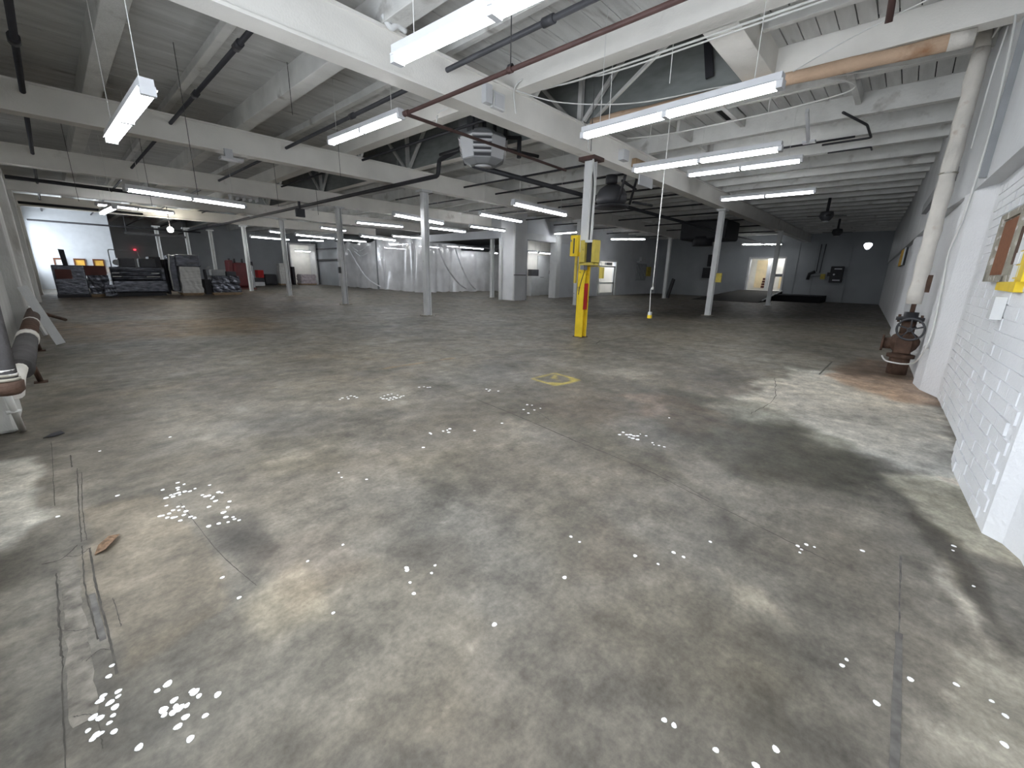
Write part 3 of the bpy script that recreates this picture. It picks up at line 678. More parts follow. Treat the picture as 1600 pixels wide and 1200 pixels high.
colspots = [((8.42, 17.6), 'white steel column third in the long row, left of the plastic sheeting'),
            ((8.55, 24.3), 'fourth white steel column of the long row, before the red machine'),
            ((8.45, 30.35), 'fifth white steel column in the row, beside the red machine'),
            ((17.41, 5.56), 'white steel column standing alone between pull cord and lit doorway'),
            ((26.75, 5.45), 'dim steel column in front of the lit doorway'),
            ((28.2, 12.0), 'thin white column before the rear wall right of the pull cord'),
            ((17.2, 11.72), 'white column partly hidden behind the yellow column'),
            ((17.75, 18.1), 'white post beside the white corner block')]
proto['label'] = 'white steel column nearest behind the first girder, right of the plastic sheeting centre'
for (x, y), lb in colspots: dup(proto, (x, y, 0), 0, lb)
for (x, y), lb in (((6.6, 36.0), 'slim pale column behind the tall white wrapped pallet'), ((5.1, 36.3), 'slim pale column under the glaring lamp'), ((8.0, 36.2), 'pale column just left of the red machine')):
    dup(proto, (x, y, 0), 0, lb)
# the near column: white above, yellow below
cx, cyy = 8.45, 5.56
t = thing('painted_column', 'steel column painted yellow low down and white above with control boxes', 'column', (cx, cyy, 0))
hcol(MB(), cx, cyy, .0, 1.95, .20, .20).build('yellow_shaft', 'yellow', t, label='yellow painted lower shaft')
hcol(MB(), cx, cyy, 1.95, 3.84, .20, .20).build('white_shaft', 'colwhite', t, label='white painted upper shaft')
MB().box(cx-.2, cx+.2, cyy-.2, cyy+.2, 3.84, 3.915).build('cap_plate', 'brownpipe', t, label='reddish brown cap plate')
MB().box(cx-.10, cx+.03, cyy-.112, cyy-.09, .66, 1.26).build('red_band', 'red', t, label='red warning band')
MB().box(cx-.13, cx+.13, cyy-.13, cyy+.13, .0, .012).build('base_plate', 'rust', t)
def col_box(name, label, x, y, z0, z1, wy, dx=.14, mt='yellowdull'):
    b = thing(name, label, 'box', (x, y, z0))
    return b
b = col_box('switch_cabinet', 'open yellow framed switch cabinet on right side of yellow column', 8.25, 5.33, 1.70, 2.17, .3)
fr = MB(); X0, X1 = 8.14, 8.345
fr.box(X0, X1, 5.13, 5.20, 1.70, 2.19); fr.box(X0, X1, 5.38, 5.50, 1.70, 2.19); fr.box(X0, X1, 5.13, 5.50, 1.66, 1.72); fr.box(X1, X1+.02, 5.13, 5.50, 1.70, 2.19)
fr.build('frame', 'yellowdull', b)
MB().box(X0+.08, X1, 5.20, 5.38, 1.72, 2.15).build('recess', 'black', b); MB().box(X0, X1, 5.19, 5.39, 2.14, 2.19).build('top_lip', 'colwhite', b)
tag(MB().box(8.20, 8.35, 5.42, 5.52, 1.56, 1.66).box(8.18, 8.2, 5.45, 5.49, 1.58, 1.64).build('outlet_box', 'midgrey'), 'grey outlet box under the open switch cabinet', 'outlet')
sg = thing('small_sign', 'small white square sign with dark marks at the colour change of column', 'sign', (8.28, 5.58, 1.82))
MB().box(8.325, 8.35, 5.51, 5.61, 1.78, 1.89).build('plate', 'frame', sg); MB().box(8.32, 8.326, 5.52, 5.60, 1.79, 1.88).build('face', 'colwhite', sg)
for k in range(3): MB().box(8.316, 8.321, 5.525+.022*k, 5.54+.022*k, 1.81+.01*(k % 2), 1.865).build('mark', 'darkgrey', sg)
b = thing('yellow_panel_box', 'tall yellow electrical box fixed to the left side of yellow column', 'box', (8.4, 5.82, 1.9))
MB().box(8.27, 8.46, 5.662, 5.87, 1.86, 2.32).build('body', 'yellow', b, bevel=.006); MB().box(8.255, 8.27, 5.69, 5.85, 1.90, 2.28).build('door', 'yellow', b)
MB().box(8.24, 8.255, 5.82, 5.85, 2.18, 2.22).build('latch', 'frame', b); MB().box(8.245, 8.256, 5.74, 5.77, 1.92, 2.25).build('seam', 'darkgrey', b)
tag(MB().box(8.38, 8.42, 5.74, 5.80, 1.26, 1.86).build('flat_strip', 'yellowdull'), 'olive yellow flat strip hanging under the tall yellow box', 'strip')
tag(MB().box(8.3, 8.38, 4.99, 5.07, 1.38, 1.62).tube([(8.36, 5.05, 1.6), (8.38, 5.15, 1.64), (8.40, 5.46, 1.64)], .012, 6).build('pendant_box', 'yellowdull'), 'small dark yellow box hanging right of yellow column', 'box')
for k, (dy, top) in enumerate(((-.10, 3.9), (-.16, 3.6), (-.20, 3.9))):
    pts = curve_pts([(8.22, 5.35+dy*.6+.08, 2.17), (8.23, 5.35+dy+.15, 2.7), (8.26, 5.36+dy+.15, 3.3), (8.30, 5.42, top)], 6)
    tag(MB().tube(pts, .013, 6).build('conduit', 'cable' if k != 1 else 'wirecable'), ['white conduit nearest the flange rising from the switch cabinet', 'dark cable curving up the yellow and white column', 'outer white conduit rising from the switch cabinet'][k], 'conduit')
tag(MB().tube(curve_pts([(8.345, 5.48, 1.56), (8.34, 5.57, 1.25), (8.335, 5.61, 1.0)], 6), .008, 6).build('cord', 'wirecable'), 'thin dark cord crossing the yellow lower shaft', 'cord')
# small boxes on other columns
tag(MB().box(17.30, 17.36, 5.22, 5.42, 1.28, 1.62).build('yellow_box', 'yellowdull'), 'yellow box on the lone white column right of pull cord', 'box')
tag(MB().box(8.22, 8.28, 17.5, 17.62, 1.30, 1.55).build('switch_box', 'darkgrey'), 'small dark switch box on the third white column', 'box')

# ================================================================ FLUORESCENT FIXTURES
def make_fixture(label, two=True, near=False):
    t = thing('fluorescent_fixture', label, 'lamp', (0, 0, 3.3), group='hanging fluorescent fixtures', local=True)
    MB().box(-1.22, 1.22, -.055, .055, .055, .12).build('housing', 'fixture', t)
    rf = MB()
    for s in (-1, 1):
        rf.add([(-1.22, s*.03, .06), (1.22, s*.03, .06), (1.22, s*.075, .035), (-1.22, s*.075, .035), (-1.22, s*.03, .066), (1.22, s*.03, .066), (1.22, s*.077, .041), (-1.22, s*.077, .041)],
               [(0, 1, 2, 3), (4, 7, 6, 5), (0, 4, 5, 1), (2, 6, 7, 3), (1, 5, 6, 2), (0, 3, 7, 4)])
    rf.build('reflector', 'fixture', t)
    for s in (-1, 1):
        for a, b in ((-1.17, -.035), (.035, 1.17)):
            MB().tube([(a, s*.034, -.002), (b, s*.034, -.002)], .018, 8).build('tube', 'tube', t)
    for x in (-1.205, 0, 1.205):
        MB().box(x-.03, x+.03, -.058, .058, -.022, .06).build('socket', 'fixture', t)
    for x in (-.95, .95):
        h = MB().tube([(x, 0, 0), (x, 0, 1.0)], .004, 5).build('hanger_wire', 'cable', t); h.location.z = .12
    return t
def set_wires(root, z):
    for ch in root.children:
        if ch.name.startswith('hanger_wire'): ch.scale.z = 4.81-z-.12
FX = [  # end A, end B, z, label
 ((5.44, 3.74), (5.32, 1.30), 3.32, 'long two-tube fluorescent fixture hanging right of centre, before the tan pipe'),
 ((7.97, 4.27), (8.05, 1.83), 3.39, 'fluorescent fixture below the tan pipe, upper of the stacked pair'),
 ((10.61, 4.27), (10.67, 2.02), 3.75, 'fluorescent fixture under the ribbed joists, lower of the stacked pair'),
 ((1.33, 12.2), (3.68, 12.83), 2.94, 'fluorescent fixture nearest above the wrapped machines'),
 ((7.42, 11.89), (9.79, 12.51), 3.09, 'fluorescent fixture passing behind the nearest white column'),
 ((10.26, 19.74), (12.68, 19.47), 3.61, 'fluorescent fixture between the second and third white columns, highest there'),
 ((12.71, 17.34), (15.15, 17.49), 3.47, 'fluorescent fixture just right of nearest white column, over sheeting'),
 ((10.37, 11.23), (12.8, 11.45), 3.38, 'fluorescent fixture above the corner block, left one'),
 ((8.11, 7.56), (10.54, 7.7), 3.11, 'fluorescent fixture left of the yellow column, largest there'),
 ((25.56, 14.93), (26.57, 12.95), 3.75, 'far fluorescent fixture above the glazed door'),
 ((32.91, 8.92), (33.93, 6.7), 3.71, 'far fluorescent fixture above the lit doorway'),
 ((1.53, 22.12), (3.88, 22.77), 3.53, 'fluorescent fixture crossed by a diagonal one, far left'),
 ((8.93, 23.71), (11.28, 24.36), 3.13, 'far fluorescent fixture left of the third white column'),
 ((9.64, 18.23), (11.98, 19.18), 2.90, 'low fluorescent fixture before the left end of sheeting'),
 ((15.13, 24.51), (17.54, 24.09), 3.56, 'fluorescent fixture hanging right over the plastic sheeting'),
 ((13.99, 15.83), (16.43, 15.84), 3.56, 'fluorescent fixture touching the top of corner block view'),
 ((4.04, 8.53), (4.11, 6.23), 3.75, 'short looking fluorescent fixture left of the hanging heater'),
 ((1.38, 18.62), (1.50, 16.4), 2.95, 'diagonal fluorescent fixture crossing another, far left'),
 ((.82, 7.83), (.89, 5.4), 2.97, 'steep fluorescent fixture by itself at upper left'),
 ((20.76, 15.9), (20.59, 14.06), 3.75, 'fluorescent fixture immediately left of the yellow column boxes'),
 ((8.46, 29.28), (10.85, 29.82), 3.22, 'far fluorescent fixture beside the fifth white column'),
 ((11.05, 25.46), (12.83, 26.05), 3.75, 'far fluorescent fixture behind the third white column'),
 ((14.6, 38.2), (16.2, 36.9), 3.75, 'farthest fluorescent fixture beyond the third white column'),
 ((10.23, 31.37), (11.3, 31.8), 3.75, 'small far fluorescent fixture at the fourth white column'),
 ((13.85, 29.62), (16.27, 29.96), 3.46, 'far fluorescent fixture above left end of plastic sheeting'),
 ((14.11, 4.6), (14.18, 2.25), 3.70, 'fluorescent fixture right of the lone column top, half dark'),
 ((2.54, 3.89), (2.70, 1.45), 3.33, 'big near fluorescent fixture at top centre under the girder'),
 ((18.86, 22.4), (21.15, 22.5), 3.05, 'fluorescent fixture behind the plastic sheeting, right part'),
 ((21.78, 22.5), (22.97, 22.9), 2.85, 'short lamp beyond the post beside the corner block'),
 ((20.8, 18), (21.64, 18), 2.76, 'short lamp in the rear opening, left of two'),
 ((21.9, 18), (23.1, 18), 2.76, 'lamp in the rear opening above the white inner door'),
 ((15.6, 41.9), (17.0, 41.9), 3.0, 'small lamp in the bright far bay'),
 ((19.5, 28), (21.5, 28), 3.3, 'added unseen lamp brightening the plastic sheeting, left part'),  # hidden lamp added to whiten the sheets from behind
 ((19.5, 33), (21.5, 33), 3.3, 'added unseen lamp brightening the far left end of plastic sheeting'),  # another hidden lamp added for the sheets
 ((26.6, 17.1), (29.0, 17.1), 2.6, 'lamp showing through the top of the glazed door'),
 ((26.7, 16.8), (29.1, 16.8), 2.8, 'second lamp added just inside the glazed door to brighten it'),  # added so the door glass looks brighter
 ((37.6, 6.2), (37.6, 7.6), 3.1, 'second lamp added deep inside the doorway room to brighten it'),  # added to brighten the store room
 ((20.5, 25.8), (23, 25.8), 3.3, 'added unseen lamp brightening the right plastic sheets'),  # added out of sight, lights the right sheets
 ((18.6, 30.5), (18.6, 28), 3.4, 'added unseen lamp close behind the seam of sheeting'),  # added out of sight, extra glow at the seam
 ((.5, 38.5), (2.2, 38.5), 3.3, 'hidden') if False else ((36.6, 7.0), (36.6, 9.0), 3.1, 'lamp inside the lit doorway room'),
]
fp = None
for (a, b, z, lb) in FX:
    c = ((a[0]+b[0])/2, (a[1]+b[1])/2, z); ang = math.atan2(b[1]-a[1], b[0]-a[0]); L_ = math.hypot(b[0]-a[0], b[1]-a[1])
    if fp is None:
        fp = make_fixture(lb); fp.location = c; fp.rotation_euler = (0, 0, ang); fp.scale = (L_/2.44, 1, 1); set_wires(fp, z)
    else: set_wires(dup(fp, c, ang, lb, scale=(L_/2.44, 1, 1)), z)
# the photographer's end of the room: fixtures out of frame overhead
set_wires(dup(fp, (1.2, .2, 3.5), R_(-85), 'fluorescent fixture overhead at the near corner'), 3.5)
# glaring bulb far left
t = thing('work_lamp', 'glaring round lamp hanging at the far girder above machines', 'lamp', (4.7, 29.2, 3.3))
bm = bmesh.new(); bmesh.ops.create_uvsphere(bm, u_segments=12, v_segments=8, radius=.14); me = bpy.data.meshes.new('bulb'); bm.to_mesh(me); bm.free(); me.materials.append(M['bulb'])
o = bpy.data.objects.new('bulb', me); COL.objects.link(o); o.parent = t
MB().tube([(4.7, 29.2, 3.43), (4.7, 29.2, 4.82)], .015, 6).build('stem', 'black', t)

# ================================================================ PIPES
def pipe(name, label, pts, r, mt, cat='pipe', n=10, joints=(), group=None, smooth=False):
    P = curve_pts(pts, 6) if smooth else pts
    t = thing(name, label, cat, tuple(pts[0]), group=group)
    MB().tube(P, r, n).build('run', mt, t)
    for (p, q, k) in joints: MB().tube([p, q], r*k, n).build('coupling', mt, t)
    return t
def sharp(pts, c=.05):
    P = [Vector(p) for p in pts]; out = [P[0]]
    for i in range(1, len(P)-1):
        a = (P[i-1]-P[i]).normalized(); b = (P[i+1]-P[i]).normalized(); out += [P[i]+a*c, P[i]+(a+b)*c*.29, P[i]+b*c]
    return out+[P[-1]]
pipe('red_brown_pipe', 'thin red brown pipe crossing overhead below the near girder', sharp([(4.18, -.6, 3.80), (4.16, 6.2, 3.80), (8.4, 6.2, 3.74)]), .027, 'brownpipe', joints=(((4.16, 6.1, 3.8), (4.16, 6.27, 3.8), 1.5), ((4.16, 3.93, 3.8), (4.16, 4.0, 3.8), 1.4)))
pipe('purple_black_pipe', 'dark sprinkler pipe between near girder and plank ceiling, with fittings', [(4.38, -.9, 4.25), (4.38, 43, 4.25)], .034, 'darkgrey', joints=(((4.38, 3.5, 4.25), (4.38, 3.66, 4.25), 1.5), ((4.38, 8.2, 4.25), (4.38, 8.35, 4.25), 1.5)))
pipe('black_sprinkler_pipe', 'black sprinkler pipe running back over the lone steep lamp', [(2.18, -.9, 4.25), (2.18, 43, 4.25)], .034, 'black', joints=(((2.18, 6.9, 4.25), (2.18, 7.1, 4.25), 1.5), ((2.18, 9.3, 4.25), (2.18, 9.5, 4.25), 1.5)))
pipe('black_sprinkler_pipe', 'black sprinkler pipe closest to the left wall', [(.2, 4, 4.25), (.24, 43, 4.25)], .04, 'black', joints=(((.2, 9.0, 4.25), (.2, 9.2, 4.25), 1.6),))
pipe('black_sprinkler_pipe', 'black pipe under the far joists left of column row', [(6.35, 5.8, 4.36), (6.35, 43, 4.36)], .03, 'black')
pipe('sprinkler_main', 'black main pipe running back along the white column row from the heater', sharp([(6.9, 7.9, 4.22), (7.3, 9.42, 4.22), (7.3, 9.5, 3.86), (7.3, 42.5, 3.86)], .06), .055, 'black')
pipe('sprinkler_main', 'black main pipe running from heater to the right behind yellow column', [(6.8, 7.55, 3.74), (35.5, 7.7, 3.74)], .06, 'black')
for k, x in enumerate((10.0, 11.5, 13.9, 15.3, 17.8, 20.5, 23.5, 26.5, 30)):
    pipe('branch_pipe', ['thin black branch pipe just right behind the yellow column', 'thin black branch pipe second right of the yellow column', 'thin black branch pipe third right of the yellow column'][k] if k < 3 else ['', '', '', 'black branch pipe fourth right of the yellow column', 'black branch pipe before the lone white column top', 'black branch pipe just beyond the lone column top', 'black branch pipe by the black air unit', 'black branch pipe behind the black air unit', 'farthest black branch pipe near the back wall'][k], [(x, 6.0, 4.22), (x, 15.8, 4.22)], .028, 'black', group='thin black branch pipes')
for k, y in enumerate((18.2, 25.3, 35)):
    pipe('wall_main_pipe', ['black cross pipe nearest, behind the third girder at left', 'black cross pipe behind the fourth girder at left', 'black cross pipe under the bright far left ceiling'][k], [(-.4, y, 3.66), (3.2 if k < 2 else 7.2, y, 3.62)], .05, 'black')
pipe('black_riser', 'black stained riser pipe in the left wall corner', [(-.5, 24.6, 1.6), (-.5, 24.6, 3.9)], .06, 'black')
pipe('short_drop_pipe', 'short maroon pipe stub hanging at the top right ceiling', [(6.75, .7, 4.2), (6.45, .7, 4.78)], .035, 'brownpipe')
pipe('bent_black_pipe', 'bent black pipe under the ribbed joists at right', sharp([(10.3, 1.45, 4.40), (11.3, 1.16, 4.38), (12.3, 1.15, 4.38), (12.3, 2.0, 4.38)]), .022, 'black')
pipe('bent_black_pipe', 'long thin black pipe along the second joist at right', [(12.05, 1.4, 4.39), (12.1, 5.3, 4.39)], .022, 'black')
pipe('bent_black_pipe', 'short black bracket pipe under the third joist at right', sharp([(13.5, 1.2, 4.40), (13.2, 1.2, 4.40), (13.2, 2.0, 4.40)]), .018, 'black')
# lagged pipes at the right wall
t = thing('lagged_pipe', 'tan lagged horizontal pipe under the right ceiling beam', 'pipe', (8.1, 0, 4.3))
pp = [(8.085-.0195*k+.006*math.sin(k), 0.0+.285*k, 4.325+.004*math.sin(k*2.1)) for k in range(19)]
MB().tube(pp, [.088+.005*math.sin(k*1.7) for k in range(19)], 14).build('lagging', 'tan', t)
MB().tube([(8.087, -.03, 4.325), (8.072, .2, 4.325)], .094, 14).build('end_sleeve', 'lagging', t, label='white painted end sleeve')
t = thing('lagged_riser', 'tall white lagged riser pipe leaning up the right wall above valve', 'pipe', (9.16, -.15, 1.17))
pp = [(9.16, -.13+.004*math.sin(k*1.9), 1.12+k*.18) for k in range(20)]
MB().tube(pp, [.094+.007*math.sin(k*2.3) for k in range(20)], 16).build('lagging', 'lagging', t)
MB().tube([(9.16, -.13, 4.5), (9.16, -.13, 4.76)], [.09, .07], 14).build('top_cone', 'lagging', t)
MB().tube([(9.16, -.13, 2.98), (9.16, -.13, 3.0)], .106, 16).build('band', 'frame', t)
MB().box(9.12, 9.2, -.27, -.20, 1.30, 1.56).build('torn_patch', 'rust', t, label='torn rusty patch')
# gate valve
t = thing('gate_valve', 'rusty gate valve with spoked handwheel below the white riser', 'valve', (9.1, -.15, 0))
vx, vy = 9.12, -.14
def lathe(mb, c, prof, n=18):
    v = []; f = []
    for r, z in prof:
        for j in range(n): a = 2*math.pi*j/n; v.append((c[0]+r*math.cos(a), c[1]+r*math.sin(a), z))
    for i in range(len(prof)-1):
        for j in range(n): f.append((i*n+j, i*n+(j+1) % n, (i+1)*n+(j+1) % n, (i+1)*n+j))
    return mb.add(v, f, True)
lathe(MB(), (vx, vy), [(0, 0), (.13, 0), (.13, .30), (.12, .31), (.0, .31)]).build('foot_pipe', 'rust', t)
lathe(MB(), (vx, vy), [(0, .27), (.175, .27), (.175, .32), (.12, .33), (.11, .36), (.16, .42), (.19, .50), (.19, .55), (.15, .62), (.10, .66), (.0, .66)]).build('body', 'rust', t)
MB().box(vx-.20, vx-.10, vy-.10, vy+.10, .36, .60).build('bonnet_plate', 'rust', t, bevel=.01)
MB().tube([(vx, vy+.1, .48), (vx, vy+.26, .48)], .09, 14).build('side_flange', 'rust', t); MB().tube([(vx, vy+.24, .48), (vx, vy+.27, .48)], .13, 14).build('side_flange', 'rust', t)
lathe(MB(), (vx, vy), [(0, .64), (.09, .64), (.09, .86), (0, .86)]).build('neck', 'rust', t)
lathe(MB(), (vx, vy), [(0, .86), (.17, .86), (.17, .91), (.09, .92), (.09, .99), (0, .99)]).build('top_flange', 'black', t)
for dy in (-.13, .13):
    MB().tube([(vx, vy+dy, .83), (vx, vy+dy, .95)], .018, 8).build('bolt', 'rust', t)
MB().tube([(vx, vy, .99), (vx, vy, 1.16)], .03, 8).build('stem', 'rust', t)
wc = Vector((vx-.26, vy-.03, .745)); ax = Vector((-.93, .28, -.1)).normalized(); u = ax.cross(Vector((0, 0, 1))).normalized(); v2 = u.cross(ax)
MB().tube([wc-ax*.18, wc+ax*.04], .022, 8).build('spindle', 'black', t)
rim = MB(); rim.tube([wc+(u*math.cos(2*math.pi*k/32)+v2*math.sin(2*math.pi*k/32))*.165 for k in range(33)], .015, 8, cap=False)
wh = rim.build('handwheel', 'darkgrey', t)
for k in range(5):
    a = 2*math.pi*k/5+.3; MB().tube([wc, wc+(u*math.cos(a)+v2*math.sin(a))*.16], .011, 6).build('spoke', 'darkgrey', wh)
MB().tube([wc-ax*.02, wc+ax*.03], .035, 12).build('hub', 'darkgrey', wh)
# white cable on the right wall
tag(MB().tube(curve_pts([(8.9, -.20, 4.56), (8.3, -.28, 4.60), (7.95, -.33, 4.28), (8.0, -.38, 3.3), (8.1, -.37, 2.35), (8.3, -.33, 1.85), (8.2, -.35, 1.45), (8.0, -.37, .78), (8.1, -.33, .45), (8.6, -.25, .25), (9.0, .0, .2), (9.3, .08, .24)], 8), .012, 6).build('hanging_cable', 'cable'), 'white cable drooping down right wall to the gate valve', 'cable')
MB().tube([(8.04, -.365, .57), (8.06, -.36, .60)], .028, 8).build('cable_joint', 'cable', bpy.data.objects['hanging_cable'])
tag(MB().tube(curve_pts([(8.5, -.3, 4.5), (8.6, -.28, 4.0), (8.7, -.28, 3.2)], 6), .01, 6).build('hanging_cable', 'cable'), 'second short white cable behind the riser top', 'cable')
# board and electrical box on the right wall
t = thing('framed_board', 'brown panel in a weathered frame on right wall', 'board', (6.3, -.55, 1.5))
def wp(x, d): return (x, wall_y(x)+d)
def wallbox(x0, x1, z0, z1, d0, d1):
    a, b, c, d = wp(x0, d0), wp(x1, d0), wp(x1, d1), wp(x0, d1); return MB().prism([a, b, c, d], z0, z1)
wallbox(5.05, 6.30, 1.47, 2.06, .008, .05).build('backing', 'frame', t)
wallbox(5.50, 6.14, 1.53, 2.01, .05, .056).build('brown_sheet', 'brownboard', t, label='brown inset sheet')
for q in ((6.16, 6.30, 1.47, 2.06), (5.36, 5.48, 1.47, 2.06), (5.05, 6.30, 1.47, 1.52), (5.05, 6.30, 2.02, 2.08)):
    wallbox(*q, .05, .072).build('frame_strip', 'frame', t)
tag(wallbox(5.02, 5.12, 1.60, 1.88, .055, .09).build('rusty_bar', 'rust'), 'dark rusty bar beside the brown framed panel', 'bar')
tag(wallbox(4.3, 5.72, 1.40, 1.468, .006, .05).add(wallbox(4.2, 4.98, 1.468, 1.86, .006, .05).v, wallbox(4.2, 4.98, 1.468, 1.86, .006, .05).f).build('yellow_sheet', 'yellow'), 'yellow metal sheet below the brown framed panel at right edge', 'sheet')
tag(wallbox(4.6, 4.8, 1.20, 1.36, .01, .07).build('wall_outlet', 'colwhite'), 'white outlet under the yellow metal sheet', 'outlet')

# ---- left wall pipework
t = thing('lagged_header_pipe', 'thick grey lagged pipe running low along the left wall', 'pipe', (-.36, 6, .5))
MB().tube([(-.37, 6.1, .46), (-.37, 8.2, .48)], .10, 14).build('grey_lagging', 'greylag', t)
MB().tube([(-.37, 8.2, .48), (-.37, 8.55, .485)], .11, 14).build('white_band', 'lagging', t, label='white band')
MB().tube([(-.37, 8.55, .485), (-.37, 12.2, .53)], .095, 14).build('dark_lagging', 'rust', t, label='dark rusty lagging')
MB().tube([(-.37, 10.2, .5), (-.37, 10.35, .5)], .105, 14).build('white_band', 'lagging', t, label='white band')
MB().tube(curve_pts([(-.37, 6.2, .46), (-.37, 5.6, .47), (-.38, 5.25, .40)], 5), [.055]*11, 12).build('white_sleeve', 'lagging', t, label='white sleeve')
for x, y in ((-.33, 7.75), (-.36, 10.6)):
    MB().tube([(x-.04, y-.25, .4), (x, y, .0)], .028, 8).build('leg', 'rust', t); MB().box(x-.06, x+.06, y-.06, y+.06, 0, .012).build('foot_plate', 'rust', t)
t = thing('capped_pipe', 'rusty capped pipe with flanges at the left picture edge', 'pipe', (-.37, 4.78, .5))
MB().tube([(-.36, 4.75, .60), (-.37, 5.15, 1.25), (-.38, 5.4, 1.7)], .055, 12).build('run', 'greylag', t)
lathe(MB(), (-.37, 4.72), [(0, .50), (.06, .505), (.085, .53), (.09, .60), (0, .60)]).build('cap', 'rust', t)
for k in range(3): lathe(MB(), (-.368, 4.75+.02*k), [(0, .605+.03*k), (.075-.008*k, .605+.03*k), (.075-.008*k, .622+.03*k), (0, .622+.03*k)]).build('flange', 'frame', t)
tag(MB().tube([(-.40, 4.92, .48), (-.42, 5.52, .0)], .022, 8).tube([(-.45, 5.15, .27), (-.37, 5.17, .27)], .014, 6).build('thin_conduit', 'cable'), 'thin white conduit dropping to floor at left pilaster', 'conduit')
tag(MB().bar((-.11, 11.2, .02), (-.40, 11.55, 1.04), .13, .025, (0, 1, 0)).build('leaning_plank', 'colwhite'), 'white plank leaning against the left wall', 'plank')
tag(MB().tube([(-.4, 14.0, .42), (.03, 15.8, .045)], .04, 8).build('loose_pipe', 'rust'), 'loose rusty pipe lying out from the left wall', 'pipe')
tag(MB().tube([(-.4, 13.2, .55), (-.2, 13.9, .03)], .035, 8).build('loose_pipe', 'black'), 'dark pipe stub behind the leaning white plank', 'pipe')
tag(MB().bar((-.44, 12.9, .6), (-.3, 12.75, .02), .05, .05).build('short_stake', 'cable'), 'short white stake standing beside the leaning plank', 'stake')
tag(MB().box(-.6, -.50, 9.9, 10.1, 2.1, 2.25).build('wall_bracket', 'black'), 'black bracket high on the left wall', 'bracket')
tag(MB().tube([(-.5, 6.1, 1.02), (-.40, 5.9, 1.0)], .022, 8).build('wall_stub', 'rust'), 'rusty stub pipe poking from the left wall', 'pipe')

# ================================================================ HEATERS AND FANS
def heater(x, y, z, r, label, rot, white=True):
    t = thing('unit_heater', label, 'heater', (x, y, z))
    n = 8; P = lambda rr, zz: [(x+rr*math.cos(rot+2*math.pi*(k+.5)/n), y+rr*math.sin(rot+2*math.pi*(k+.5)/n), zz) for k in range(n)]
    mb = MB()
    a = P(r*.88, z-.24); b = P(r, z+.20); c = P(r*.86, z+.27); d = P(r*.55, z-.33)
    v = a+b+c+d; f = [tuple(range(2*n, 3*n)), tuple(reversed(range(3*n, 4*n)))]
    for k in range(n):
        k2 = (k+1) % n
        f += [(k, k2, n+k2, n+k), (n+k, n+k2, 2*n+k2, 2*n+k), (3*n+k, 3*n+k2, k2, k)]
    mb.add(v, f); mb.build('casing', 'midgrey', t)
    for k in range(n):
        ang = rot+2*math.pi*(k+1)/n; ca, sa = math.cos(ang), math.sin(ang)
        ap = math.cos(math.pi/n); hw = math.sin(math.pi/n)
        def q(u_, h_, off):
            rr = (r*.88+(r-r*.88)*(h_-(z-.24))/.44)*ap+off; w_ = u_*rr*math.tan(math.pi/n)
            return (x+rr*ca-w_*sa, y+rr*sa+w_*ca, h_)
        if k % 2 == 0:
            MB().add([q(-.96, z-.22, .012), q(.96, z-.22, .012), q(.96, z+.18, .012), q(-.96, z+.18, .012), q(-.96, z-.22, 0), q(.96, z-.22, 0), q(.96, z+.18, 0), q(-.96, z+.18, 0)],
                     [(0, 1, 2, 3), (0, 4, 5, 1), (2, 6, 7, 3), (1, 5, 6, 2), (0, 3, 7, 4)]).build('side_panel', 'fixture' if white else 'midgrey', t)
        else:
            MB().add([q(-.96, z-.22, .003), q(.96, z-.22, .003), q(.96, z+.18, .003), q(-.96, z+.18, .003)], [(0, 1, 2, 3)]).build('outlet', 'black', t)
            for j in range(4):
                h_ = z-.16+j*.10
                MB().add([q(-.95, h_, .003), q(.95, h_, .003), q(.95, h_+.012, .05), q(-.95, h_+.012, .05), q(-.95, h_+.045, .045), q(.95, h_+.045, .045)],
                         [(0, 1, 2, 3), (3, 2, 5, 4)]).build('louver', 'fixture' if white else 'darkgrey', t)
    lathe(MB(), (x, y), [(0, z-.345), (r*.35, z-.34), (r*.35, z-.325), (0, z-.32)], 20).build('bottom_plate', 'fixture' if white else 'darkgrey', t)
    lathe(MB(), (x, y), [(0, z+.27), (r*.6, z+.27), (r*.5, z+.36), (r*.3, z+.40), (0, z+.40)], 20).build('fan_housing', 'midgrey', t)
    for dx, dy in ((.3, 0), (-.3, 0), (0, .3)):
        MB().tube([(x+dx, y+dy, z+.3), (x+dx, y+dy, 4.8)], .01, 6).build('hanger_rod', 'black', t)
    return t
heater(6.95, 7.4, 4.06, .53, 'octagonal white louvred heater hanging under the roof recess', R_(-135.5-90))
# plumbing and gear above the heater
tag(MB().box(7.0, 7.35, 8.0, 8.3, 4.35, 6.5).build('duct_box', 'midgrey'), 'pale box duct above the white octagonal heater', 'duct')
t = thing('valve_cluster', 'cluster of dark pipes and valves above the white octagonal heater', 'pipes', (7.6, 7.8, 4.5))
for a, b, r in (((7.45, 7.9, 4.25), (7.45, 7.9, 5.1), .05), ((7.6, 7.7, 4.2), (7.6, 7.7, 5.0), .04), ((7.75, 7.5, 4.2), (7.75, 7.5, 4.9), .045), ((7.3, 7.9, 4.5), (7.95, 7.3, 4.5), .04), ((7.2, 7.6, 4.25), (8.6, 7.2, 4.22), .04), ((7.9, 7.2, 4.05), (7.9, 7.2, 4.5), .05)):
    MB().tube([a, b], r, 8).build('pipe_run', 'black', t)
pipe('heater_pipe', 'black elbow pipe feeding the left side of white heater', sharp([(7.0, 9.0, 4.22), (6.95, 8.1, 4.22), (6.95, 8.0, 3.84)], .05), .035, 'black')
